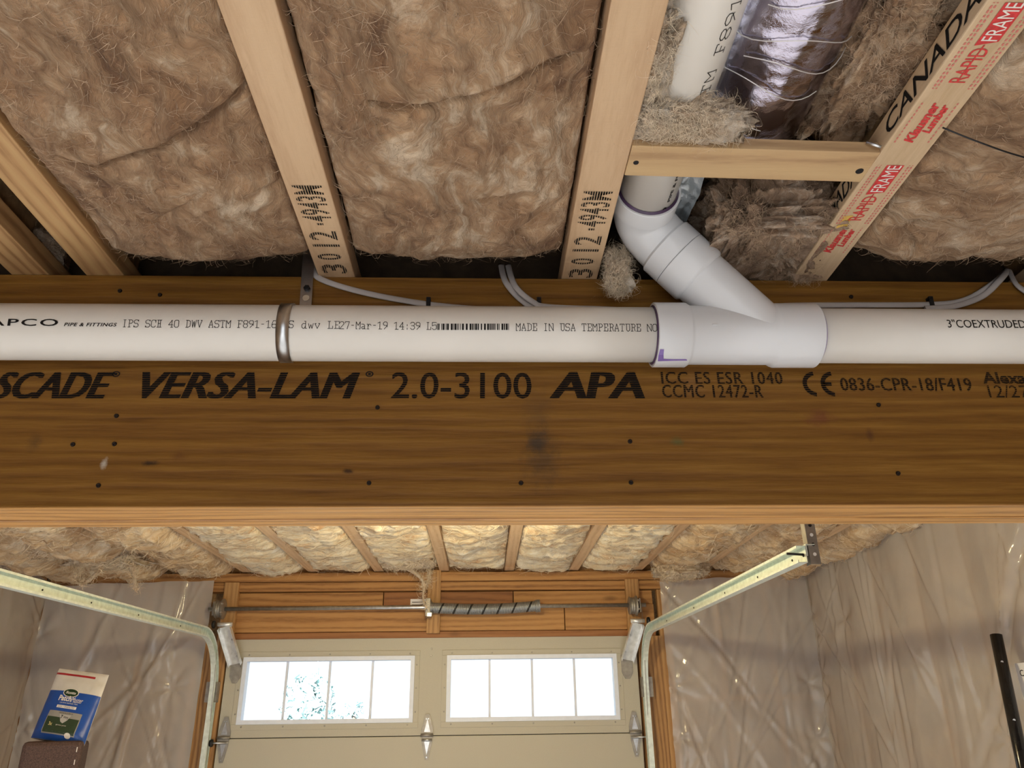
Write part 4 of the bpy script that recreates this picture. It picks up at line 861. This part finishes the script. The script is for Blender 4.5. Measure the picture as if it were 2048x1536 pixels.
sheet('crinkled translucent plastic sheet on the front wall right of the garage door', (1.10, 4.862, 0), (1, 0, 0), XR - 1.10 - 0.01, lambda s: 0.785 + 0.03 * s, (0, -1, 0), 1, 26, stud0=0.03)
sheet('crinkled translucent plastic sheet on the front wall left of the garage door', (XL + 0.01, 4.862, 0), (1, 0, 0), -1.65 - XL, lambda s: 0.78 + 0.02 * s, (0, -1, 0), 2, 24, stud0=0.02)
sheet('large crinkled translucent plastic sheet covering the right wall', (XR, 4.855, 0), (0, -1, 0), 3.5, lambda s: 0.80 + 0.05 * np.clip(s * 2, 0, 1), (-1, 0, 0), 3, 46, stud0=0.035)
sheet('large crinkled translucent plastic sheet covering the left wall', (XL, 4.855, 0), (0, -1, 0), 3.5, lambda s: 0.80 + 0.05 * np.clip(s * 2, 0, 1), (1, 0, 0), 4, 44, stud0=0.035)

# ================================================================== GARAGE DOOR
gd = root('garage_door', (-0.295, DY, 0), 'beige sectional garage door with two long four-pane windows', 'garage door')
X0, X1 = -1.522, 0.932; ZD1 = 0.463; SEC = 0.5405
WIN = [(-1.424, -0.408), (-0.216, 0.808)]; WZ0, WZ1 = -0.006, 0.362
def dbox(mb, x0, x1, z0, z1, y0, y1): return mb.box((x0, y0, H + z0), (x1, y1, H + z1))
m = MB(); zt0 = ZD1 - SEC + 0.002
for x0, x1 in ((X0, WIN[0][0]), (WIN[0][1], WIN[1][0]), (WIN[1][1], X1)): dbox(m, x0, x1, zt0, ZD1, DY, DY + 0.045)
for x0, x1 in WIN: dbox(m, x0, x1, zt0, WZ0, DY, DY + 0.045); dbox(m, x0, x1, WZ1, ZD1, DY, DY + 0.045)
m.build('door_section', MAT['door'], gd)
for i in range(1, 4):
    z1 = ZD1 - SEC * i; z0 = max(z1 - SEC + 0.004, -H + 0.01)
    dbox(MB(), X0, X1, z0, z1 - 0.002, DY, DY + 0.045).build('door_section', MAT['door'], gd, bevel=0.004)
for i in range(1, 4):
    z1 = ZD1 - SEC * i; dbox(MB(), X0, X1, z1 - 0.012, z1 + 0.012, DY + 0.020, DY + 0.0448 + 0.004).build('section_seal', MAT['dark'], gd)
for x0, x1 in WIN:
    m = MB(); g = 0.030                                            # raised surround pressed into the door skin
    for a in ((x0 - g, x1 + g, WZ1, WZ1 + g), (x0 - g, x1 + g, WZ0 - g, WZ0), (x0 - g, x0, WZ0, WZ1), (x1, x1 + g, WZ0, WZ1)): dbox(m, a[0], a[1], a[2], a[3], DY - 0.004, DY + 0.002)
    m.build('window_surround', MAT['door'], gd, bevel=0.0015)
    m = MB(); f_ = 0.024
    for a in ((x0, x1, WZ1 - f_, WZ1), (x0, x1, WZ0, WZ0 + f_), (x0, x0 + f_, WZ0 + f_, WZ1 - f_), (x1 - f_, x1, WZ0 + f_, WZ1 - f_)): dbox(m, a[0], a[1], a[2], a[3], DY - 0.010, DY + 0.05)
    fr = m.build('window_frame', MAT['winframe'], gd)
    for j in range(1, 4):
        xm = x0 + (x1 - x0) * j / 4; dbox(MB(), xm - 0.007, xm + 0.007, WZ0 + f_, WZ1 - f_, DY + 0.028, DY + 0.040).build('muntin', MAT['winframe'], fr)
    for j in range(4):
        xa = x0 + f_ + (x1 - x0 - 2 * f_) * j / 4; xb = x0 + f_ + (x1 - x0 - 2 * f_) * (j + 1) / 4
        dbox(MB(), xa, xb, WZ0 + f_, WZ1 - f_, DY + 0.042, DY + 0.045).build('pane', MAT['glass'], fr)
    for j in range(5):
        for zz in (WZ1 + 0.012, WZ0 - 0.012):
            MB().lathe((x0 + 0.03 + (x1 - x0 - 0.06) * j / 4, DY - 0.004, H + zz), (0, -1, 0), [(0, 0.005), (0.002, 0.004)], 8).build('screw', MAT['greymetal'], gd)
    for xx in (x0 - 0.012, x1 + 0.012):
        for zz in (0.05, 0.18, 0.31): MB().lathe((xx, DY - 0.004, H + zz), (0, -1, 0), [(0, 0.005), (0.002, 0.004)], 8).build('screw', MAT['greymetal'], gd)
for zz in (0.36, 0.40): MB().lathe((-0.31, DY, H + zz), (0, -1, 0), [(0, 0.006), (0.002, 0.005)], 8).build('screw', MAT['greymetal'], gd)
def hinge(x, roller, sgn=1):
    z = ZD1 - SEC; y = DY - 0.004
    m = MB()
    m.prism([(x - 0.034, y, H + z - 0.004), (x - 0.034, y, H + z + 0.035), (x - 0.011, y, H + z + 0.115), (x + 0.011, y, H + z + 0.115), (x + 0.034, y, H + z + 0.035), (x + 0.034, y, H + z - 0.004)], (0, -0.004, 0))
    h = m.build('hinge', MAT['greymetal'], gd)
    m = MB(); m.prism([(x - 0.030, y, H + z), (x - 0.028, y, H + z - 0.04), (x - 0.010, y, H + z - 0.125), (x + 0.010, y, H + z - 0.125), (x + 0.028, y, H + z - 0.04), (x + 0.030, y, H + z)], (0, -0.004, 0)); m.build('lower_leaf', MAT['greymetal'], h)
    m = MB(); m.prism([(x - 0.018, y - 0.005, H + z + 0.02), (x, y - 0.005, H + z + 0.09), (x + 0.018, y - 0.005, H + z + 0.02)], (0, -0.002, 0)); m.prism([(x - 0.016, y - 0.005, H + z - 0.03), (x, y - 0.005, H + z - 0.10), (x + 0.016, y - 0.005, H + z - 0.03)], (0, -0.002, 0)); m.build('embossed_rib', MAT['galv'], h)
    MB().tube([(x - 0.036, y - 0.012, H + z + 0.004), (x + 0.036, y - 0.012, H + z + 0.004)], 0.008, 12).build('barrel', MAT['greymetal'], h)
    MB().tube([(x - 0.030, y - 0.014, H + z - 0.022), (x + 0.030, y - 0.014, H + z - 0.022)], 0.006, 12).build('barrel', MAT['galv'], h)
    for s, zz in ((-1, 0.09), (1, 0.09), (0, -0.112)): MB().lathe((x + s * 0.006, y - 0.004, H + z + zz), (0, -1, 0), [(0, 0.005), (0.003, 0.004)], 8).build('screw', MAT['galv'], h)
    if roller:
        MB().tube([(x - sgn * 0.02, y - 0.016, H + z - 0.022), (x + sgn * 0.085, y - 0.030, H + z - 0.022)], 0.005, 10).build('roller_stem', MAT['galv'], h)
        MB().lathe((x + sgn * 0.068, y - 0.030, H + z - 0.022), (1, 0, 0), [(0, 0.019), (0.004, 0.021), (0.012, 0.021), (0.016, 0.019)], 18).build('roller', MAT['dark'], h)
hinge(-1.482, True, -1); hinge(-0.322, False); hinge(0.890, True, 1)
for s, xt, xd_ in ((-1, -1.515, -1.462), (1, 0.925, 0.868)):                     # top roller brackets
    a = np.array([xt, 4.765, H + 0.523]); b = np.array([xd_, 4.890, H + 0.325]); w2 = 0.038
    prof = [(-w2, 0), (-w2, 0.03), (-w2 + 0.003, 0.03), (-w2 + 0.003, 0.003), (w2 - 0.003, 0.003), (w2 - 0.003, 0.03), (w2, 0.03), (w2, 0)]
    br = MB().sweep([a, b], prof, up=(0, -1, -0.6), smooth=False).build('top_bracket', MAT['bright_galv'], gd)
    MB().prism([(xd_ - 0.034, DY - 0.001, H + 0.355), (xd_ + 0.034, DY - 0.001, H + 0.355), (xd_ + 0.034, DY - 0.001, H + 0.255), (xd_ + 0.014, DY - 0.001, H + 0.218), (xd_ - 0.014, DY - 0.001, H + 0.218), (xd_ - 0.034, DY - 0.001, H + 0.255)], (0, -0.005, 0)).build('bracket_plate', MAT['greymetal'], br)
    MB().tube([a + (-0.042, -0.005, 0.012), a + (0.042, -0.005, 0.012)], 0.012, 12).build('roller_tube', MAT['bright_galv'], br)
    MB().lathe(a + (s * 0.055, -0.005, 0.012), (s, 0, 0), [(0, 0.014), (0.004, 0.022), (0.016, 0.022), (0.02, 0.014)], 18).build('roller', MAT['dark'], br)
    for q in (0.3, 0.75): MB().lathe(a + (b - a) * q + (s * -0.03, -0.018, -0.01), (0, -1, -0.6), [(0, 0.007), (0.006, 0.006)], 6).build('bolt', MAT['galv'], br)

# torsion shaft
SY, SZ = 4.80, H + 0.628
ts = root('torsion_shaft', (-0.32, SY, SZ), 'steel torsion shaft with coiled spring and cable drums above the garage door', 'torsion shaft')
MB().tube([(-1.635, SY, SZ), (0.99, SY, SZ + 0.004)], 0.0125, 16).build('shaft', MAT['galv'], ts)
pts = []; turns = 92; xa, xb = -0.325, 0.345
for i in range(turns * 12 + 1):
    t = i / (turns * 12); a = 2 * math.pi * turns * t; sag = -0.014 * math.sin(math.pi * t) + 0.006 * t
    rr = 0.029 + (0.006 if t < 0.035 or t > 0.955 else 0); pts.append((xa + (xb - xa) * t, SY + rr * math.cos(a), SZ - 0.002 + sag + rr * math.sin(a)))
def spring_mat():
    m, nt, b = newmat('spring_steel_striped'); k = N(nt); tc = k.n('ShaderNodeTexCoord'); sp = k.n('ShaderNodeSeparateXYZ'); k.l(tc.outputs['Object'], sp.inputs[0])
    f = k.math('FRACT', k.math('DIVIDE', k.math('SUBTRACT', sp.outputs[0], k.math('MULTIPLY', sp.outputs[2], 0.5)), 0.088)); on = k.math('LESS_THAN', f, 0.13)
    k.l(k.mix(on, (0.42, 0.44, 0.46), (0.02, 0.02, 0.02)), b.inputs['Base Color']); k.l(k.math('MULTIPLY', k.math('SUBTRACT', 1.0, on), 0.8), b.inputs['Metallic']); b.inputs['Roughness'].default_value = 0.4; return m
MB().tube(pts, 0.0036, 6).build('spring', spring_mat(), ts)
for x, lab in ((-1.565, 'drum'), (0.915, 'drum')):
    dr_ = MB().lathe((x - 0.03, SY, SZ), (1, 0, 0), [(0, 0.03), (0, 0.048), (0.006, 0.055), (0.010, 0.048), (0.016, 0.050), (0.022, 0.048), (0.028, 0.050), (0.034, 0.048), (0.040, 0.058), (0.048, 0.060), (0.052, 0.05), (0.055, 0.02)], 32).build('cable_drum', MAT['greymetal'], ts, sharp=35)
    for q in range(2): MB().lathe((x + 0.02, SY - 0.035, SZ + 0.025 - q * 0.05), (0, -1, 0), [(0, 0.007), (0.02, 0.006)], 6).build('set_screw', MAT['galv'], dr_)
m = MB(); m.box((-0.345, SY - 0.04, SZ - 0.055), (-0.315, SY + 0.06, SZ + 0.05)); m.build('anchor_bracket', MAT['greymetal'], ts, bevel=0.003)
m = MB(); m.box((-0.335, SY - 0.044, SZ - 0.058), (-0.305, SY - 0.02, SZ - 0.034)); m.build('anchor_bolt', MAT['galv'], ts, bevel=0.002)
for x in (-1.60, 0.95): MB().box((x - 0.004, SY - 0.03, SZ - 0.04), (x + 0.004, 4.866, SZ + 0.04)).build('end_bearing_plate', MAT['greymetal'], ts)
lb = root('warning_label', (-0.395, 4.895, H + 0.655), 'small white warning label left of the spring', 'label')
MB().box((-0.45, 4.9225, H + 0.628), (-0.344, 4.9245, H + 0.695)).build('card', MAT['paper'], lb)
m = MB()
for q in range(3): m.box((-0.44, 4.9215, H + 0.640 + q * 0.017), (-0.355, 4.9222, H + 0.644 + q * 0.017))
m.build('printed_line', MAT['ink'], lb)
m = MB(); cy_ = [(-1.545, SY - 0.045, SZ), (-1.545, SY - 0.02, SZ - 0.3), (-1.545, 4.87, SZ - 1.0), (-1.545, 4.88, 0.15)]
MB().tube(cy_, 0.0016, 6).build('lift_cable', MAT['greymetal'], ts); MB().tube([(0.955, y, z) for _, y, z in cy_], 0.0016, 6).build('lift_cable', MAT['greymetal'], ts)

# door tracks
def door_track(s, xv, xn, y_end, z_end, label):
    r = root('door_track', (xv, 4.83, 0), label, 'door track')
    yv, rad = 4.845, 0.30; zt = H + 0.475
    path = [np.array([xv, yv, 0.05])] + [np.array([xv, yv, z]) for z in np.linspace(0.4, zt - rad, 6)]
    for i in range(1, 13):
        a = math.pi / 2 * i / 12; path.append(np.array([xv, yv - rad * (1 - math.cos(a)), zt - rad + rad * math.sin(a)]))
    vert = path[:]
    pr_ = [(-0.006, -0.026), (-0.006, -0.018), (-0.004, -0.018), (-0.004, -0.024), (0.022, -0.024), (0.022, 0.024), (-0.004, 0.024), (-0.004, 0.018), (-0.006, 0.018), (-0.006, 0.026), (0.024, 0.026), (0.024, -0.026)]
    def csweep(pts):
        V = []; n = len(pts)
        for i in range(n):
            t = pts[min(i + 1, n - 1)] - pts[max(i - 1, 0)]; t /= np.linalg.norm(t); a = np.array([s, 0, 0.0]); b = np.cross(t, np.array([1.0, 0, 0])); b /= np.linalg.norm(b)
            for (p, q) in pr_: V.append(pts[i] + a * p + b * q)
        mN = len(pr_); Fc = [(i * mN + j, i * mN + (j + 1) % mN, (i + 1) * mN + (j + 1) % mN, (i + 1) * mN + j) for i in range(n - 1) for j in range(mN)]
        Fc += [tuple(range(mN))[::-1], tuple((n - 1) * mN + j for j in range(mN))]
        mb = MB(); mb.add(V, Fc, False); return mb
    csweep(vert).build('vertical_rail', MAT['track'], r, sharp=30)
    hs = vert[-1] + (0, -0.004, 0); he = np.array([xn, y_end, z_end]); hp = [hs + (he - hs) * t for t in np.linspace(0, 1, 8)]
    hr_ = csweep(hp).build('horizontal_rail', MAT['track'], r, sharp=30)
    m = MB()                                                      # stiffening angle along the horizontal rail
    V = []
    for q in hp[1:]:
        for (p, w) in ((0.025, 0.028), (0.028, 0.028), (0.028, 0.062), (0.054, 0.062), (0.054, 0.065), (0.025, 0.065)): V.append(q + (s * p, 0, w - 0.034))
    n = len(hp) - 1; m.add(V, [(i * 6 + j, i * 6 + (j + 1) % 6, (i + 1) * 6 + (j + 1) % 6, (i + 1) * 6 + j) for i in range(n - 1) for j in range(6)] + [(0, 1, 2, 3, 4, 5), tuple((n - 1) * 6 + j for j in range(6))], False)
    m.build('stiffening_angle', MAT['track'], r)
    for t in (0.15, 0.4, 0.62, 0.8, 0.95):
        q = hs + (he - hs) * t; MB().lathe(q + (s * 0.0215, 0, 0), (-s, 0, 0), [(0, 0.004), (0.002, 0.0035)], 8).build('rivet', MAT['dark'], hr_)
    MB().box((xv - 0.01, 4.85, zt - rad - 0.06), (xv + 0.055 * s if s > 0 else xv + 0.01, 4.90, zt - rad + 0.05)).build('jamb_bracket', MAT['greymetal'], r) if s > 0 else MB().box((xv - 0.055, 4.85, zt - rad - 0.06), (xv + 0.01, 4.90, zt - rad + 0.05)).build('jamb_bracket', MAT['greymetal'], r)
    return r
e = hx(1598, 1108, 0.97); door_track(1, 0.950, 0.970, e[1], e[2], 'right galvanised door track curving up and running back to its perforated hanger')
e = hx(0, 1153, -1.58); hsL = np.array([-1.555, 4.54, H + 0.475]); e2 = hsL + (np.array(e) - hsL) * 1.05
door_track(-1, -1.550, -1.590, e2[1], e2[2], 'left galvanised door track curving up and leaving at the left edge')
th_ = root('track_hanger', (1.0, 2.31, H + 0.41), 'perforated steel hanger holding the end of the right door track', 'hanger')
hp_ = hx(1598, 1108, 0.97)
m = MB(); zA, zB = hp_[2] - 0.03, H + ZF + 0.02; xh = 1.004
m.box((xh, hp_[1] + 0.006, zA), (xh + 0.003, hp_[1] + 0.036, zB)); m.box((xh, hp_[1] + 0.004, zA), (xh + 0.032, hp_[1] + 0.007, zB)); m.build('perforated_angle', MAT['greymetal'], th_)
z = zA + 0.03
while z < zB - 0.02:
    MB().lathe((xh + 0.017, hp_[1] + 0.0042, z), (0, -1, 0), [(0, 0.0055), (0.0006, 0.0055)], 12).build('punched_hole', MAT['porcelain'] if int(z * 100) % 2 else MAT['dark'], th_); z += 0.030
MB().tube([hp_ + (0.02, 0.02, 0.0), hp_ + (0.045, 0.02, 0.0)], 0.006, 6).build('bolt', MAT['dark'], th_); MB().tube([hp_ + (-0.03, 0.02, 0.005), hp_ + (0.02, 0.02, 0.002)], 0.004, 6).build('bolt', MAT['dark'], th_)

# ================================================================== SEED BAG ON BROWN BOX, POLE, NOTICE
bx = root('storage_box', (-1.88, 3.82, H - 0.62), 'dark brown textured box in the left corner under the seed bag', 'box')
mt = simple('brown_textured_cover', (0.080, 0.045, 0.036), 0.75, var=0.55, nscale=240, bump=0.6)
BYW = math.radians(17); ex = np.array([math.cos(BYW), math.sin(BYW), 0]); ey = np.array([-math.sin(BYW), math.cos(BYW), 0])
bc = np.array([-1.90, 3.86, H - 0.335])
bb_ = MB().obox(bc, ex * 0.118, ey * 0.10, (0, 0, 0.275)).build('box_body', mt, bx, bevel=0.018)
for q in range(10): MB().obox(bc + ex * 0.098 - ey * 0.1015 + np.array([0, 0, 0.24 - q * 0.05]), ex * 0.0015, ey * 0.0012, (0, 0, 0.010)).build('stitch', MAT['white_ink'], bb_)
sh = root('shelf_unit', (-1.95, 3.9, 0), 'plain wooden shelf below the brown box', 'shelf')
MB().box((-2.45, 3.60, H - 0.64), (-1.60, 4.20, H - 0.61)).build('board', MAT['header'], sh)
for x in (-2.42, -1.64):
    for y in (3.63, 4.16): MB().box((x - 0.02, y - 0.02, 0), (x + 0.02, y + 0.02, H - 0.64)).build('leg', MAT['stud'], sh)

bag = root('seed_bag', (-1.89, 3.85, H - 0.06), 'blue and white lawn seed bag leaning on the brown box at left', 'bag')
tl, tr_, bl, br_ = (np.array(q) for q in (hy(119, 1337, 3.93), hy(218, 1350, 3.93), hy(62, 1476, 3.84), hy(168, 1493, 3.84)))
nrm = np.cross(tr_ - tl, bl - tl); nrm /= np.linalg.norm(nrm); nrm = nrm if nrm[1] < 0 else -nrm
def bag_pt(s, t, k=1.0):
    """s across 0..1, t up 0..1, k=1 front, -1 back"""
    p = (bl * (1 - s) + br_ * s) * (1 - t) + (tl * (1 - s) + tr_ * s) * t
    th_k = 0.042 * (1 - t) ** 0.55 * (1 - abs(2 * s - 1) ** 3.2) ** 0.7 * (1 - max(0, 0.10 - t) / 0.10 * 0.6)
    wob = 0.004 * float(fbm(np.array(s * 5.0), np.array(t * 6.0), 2, 88))
    return p + nrm * (k * (th_k + 0.0012) + (wob if k > 0 else 0))
G = np.array([[bag_pt(s, t, 1) for s in np.linspace(0, 1, 40)] for t in np.linspace(0, 1, 50)]); G2 = np.array([[bag_pt(s, t, -1) for s in np.linspace(0, 1, 40)] for t in np.linspace(0, 1, 50)])
cut = int(50 * 0.66)
plast = lambda n, c, r=0.35: simple(n, c, r, var=0.04, spec=0.5)
MAT['bag_blue'] = plast('bag_blue_plastic', (0.012, 0.075, 0.36)); MAT['bag_white'] = plast('bag_white_plastic', (0.66, 0.63, 0.58), 0.4)
MB().grid(G[:cut + 1]).build('front_panel', MAT['bag_blue'], bag, label='glossy blue lower front'); MB().grid(G[cut:]).build('top_panel', MAT['bag_white'], bag, label='white crinkled top'); MB().grid(G2[:, ::-1]).build('back_panel', MAT['bag_white'], bag)
m = MB(); m.grid(np.stack([np.array([bag_pt(1, t, 1) for t in np.linspace(0, 1, 50)]), np.array([bag_pt(1, t, -1) for t in np.linspace(0, 1, 50)])], 1)); m.grid(np.stack([G[0], G2[0]], 1)); m.build('side_seam', MAT['bag_white'], bag)
def bag_patch(nm, s0, s1, t0, t1, mat, off, poly=None, label=None):
    mb = MB(); gr = np.array([[bag_pt(s, t, 1) + nrm * off for s in np.linspace(s0, s1, 12)] for t in np.linspace(t0, t1, 10)]); mb.grid(gr); return mb.build(nm, mat, bag, label=label)
def bag_text(txt, s0, s1, t0, t1, mat, off=0.0022, **k):
    Q, Fc = text_verts(txt, **k); mb = MB(); mb.add([bag_pt(s0 + q[0] * (s1 - s0), t0 + q[1] * (t1 - t0), 1) + nrm * off for q in Q], Fc); return mb.build('bag_lettering', mat, bag, label='lettering ' + txt)
bag_patch('red_stripe', 0.0, 0.78, 0.905, 0.935, plast('bag_red', (0.36, 0.02, 0.03)), 0.0010)
def bag_disc(nm, sc_, tc_, rs_, rt_, mat, off):
    mb = MB(); c = bag_pt(sc_, tc_, 1) + nrm * off; ring = [bag_pt(sc_ + rs_ * math.cos(a), tc_ + rt_ * math.sin(a), 1) + nrm * off for a in np.linspace(0, 2 * math.pi, 25)[:-1]]
    mb.add([c] + ring, [(0, i + 1, (i + 1) % 24 + 1) for i in range(24)]); return mb.build(nm, mat, bag)
bag_disc('logo_border', 0.46, 0.655, 0.150, 0.062, MAT['white_ink'], 0.0012); bag_disc('logo_oval', 0.46, 0.655, 0.135, 0.054, plast('logo_green', (0.008, 0.035, 0.012)), 0.0020)
wi = MAT['white_ink']
bag_text('Scotts', 0.365, 0.555, 0.638, 0.675, wi, 0.0030, bold=0.02, shear=0.2)
bag_text('Patch', 0.275, 0.515, 0.53, 0.61, wi, bold=0.03); bag_text('Master', 0.52, 0.74, 0.525, 0.60, wi, shear=0.2)
bag_text('LAWN REPAIR MIX', 0.33, 0.67, 0.495, 0.513, wi)
bag_patch('white_banner', 0.30, 0.67, 0.43, 0.468, wi, 0.0014); bag_text('SUN + SHADE MIX', 0.33, 0.64, 0.439, 0.459, plast('banner_blue_ink', (0.02, 0.06, 0.25)))
bag_patch('picture_panel', 0.20, 0.82, 0.07, 0.385, plast('panel_grey', (0.30, 0.29, 0.27)), 0.0012); bag_patch('picture_lawn', 0.215, 0.805, 0.085, 0.30, plast('panel_green', (0.030, 0.055, 0.028)), 0.0018)
mb = MB(); mb.add([bag_pt(s, t, 1) + nrm * 0.0026 for s, t in ((0.42, 0.345), (0.64, 0.345), (0.60, 0.27), (0.53, 0.225), (0.48, 0.245))], [(0, 1, 2, 3, 4)]); mb.build('grey_badge', plast('badge_grey', (0.45, 0.44, 0.42)), bag)
bag_text('7', 0.455, 0.495, 0.285, 0.335, MAT['ink'], 0.0034, bold=0.02); bag_text('days', 0.51, 0.60, 0.29, 0.325, MAT['ink'], 0.0034)
bag_text('3x', 0.29, 0.36, 0.175, 0.225, plast('bag_yellow_ink', (0.65, 0.55, 0.25)), 0.0030, bold=0.02); bag_text('grows grass', 0.43, 0.62, 0.185, 0.20, wi, 0.0030)
bag_text('GROWS IN AS FEW AS', 0.40, 0.66, 0.355, 0.372, MAT['ink'], 0.0030)
bag_disc('round_badge', 0.70, 0.075, 0.055, 0.035, wi, 0.0026)

pl = root('black_pole', (1.85, 2.95, 0), 'black metal pole with screws leaning against the right plastic wall', 'pole')
pa = hx(1992, 1270, 1.925); pb = hx(2047, 1536, 1.86); pdir = (pb - pa) / (pa[2] - pb[2]); pbot = pa + pdir * (pa[2] - 0.0)
MB().tube([pa, pb, pbot], 0.021, 24).build('tube', MAT['blackgloss'], pl)
for (u, v) in ((1995, 1324), (2014, 1440), (2034, 1540)):
    q = hx(u, v, 1.89); t = (pa[2] - q[2]); c = pa + pdir * t; d = -np.array([c[0], c[1], 0]) / np.linalg.norm(c[:2])
    MB().lathe(c + d * 0.0195 + np.array([0.002, 0, 0]), d, [(0, 0.0055), (0.003, 0.004)], 10).build('screw', MAT['galv'], pl)
no = root('paper_notice', (1.985, 2.8, H - 0.15), 'white paper notice stuck to the plastic at the right edge', 'paper')
c = hx(2031, 1327, 1.962)
m = MB(); y0, y1 = c[1], c[1] - 0.30; m.box((1.958, y1, c[2] - 0.26), (1.961, y0, c[2])); m.build('sheet', MAT['paper'], no)
t0 = hx(2038, 1340, 1.957)
m = MB(); text_on(m, 'Caution', (1.957, t0[1], t0[2] - 0.022), (0, -1, 0), (0, 0, 1), 0.11, 0.022); m.build('notice_lettering', MAT['ink'], no)

# ================================================================== TREE OUTSIDE
def tree(x, y, zc_, rx, rz, n, label, seed):
    rs = np.random.RandomState(seed); r = root('tree', (x, y, 0), label, 'tree')
    MB().tube([(x, y, 0), (x + 0.1, y, zc_ * 0.5), (x, y, zc_)], 0.14, 10, radii=[1, 0.8, 0.4]).build('trunk', MAT['bark'], r)
    P = rs.normal(size=(n, 3)); P /= np.linalg.norm(P, axis=1, keepdims=True); P *= (rs.rand(n, 1) ** 0.45); P = P * (rx, rx, rz) + (x, y, zc_)
    A = rs.normal(size=(n, 3)) * 0.06; B = rs.normal(size=(n, 3)) * 0.045
    V = np.stack([P - A, P + B, P + A, P - B], 1).reshape(-1, 3); Fc = np.arange(n * 4).reshape(-1, 4)
    m = MB(); m.v = V.tolist(); m.f = Fc.tolist(); m.smooth = [False] * n; m.build('foliage', MAT['leaf'], r, kind='stuff')
q = hy(615, 1412, 16.0); tree(q[0], 16.0, q[2], 0.52, 0.62, 1500, 'leafy tree seen hazily through the second pane of the left window', 1)
q = hy(705, 1420, 19.0); tree(q[0], 19.0, q[2], 0.35, 0.30, 160, 'smaller tree seen hazily through the third pane of the left window', 2)
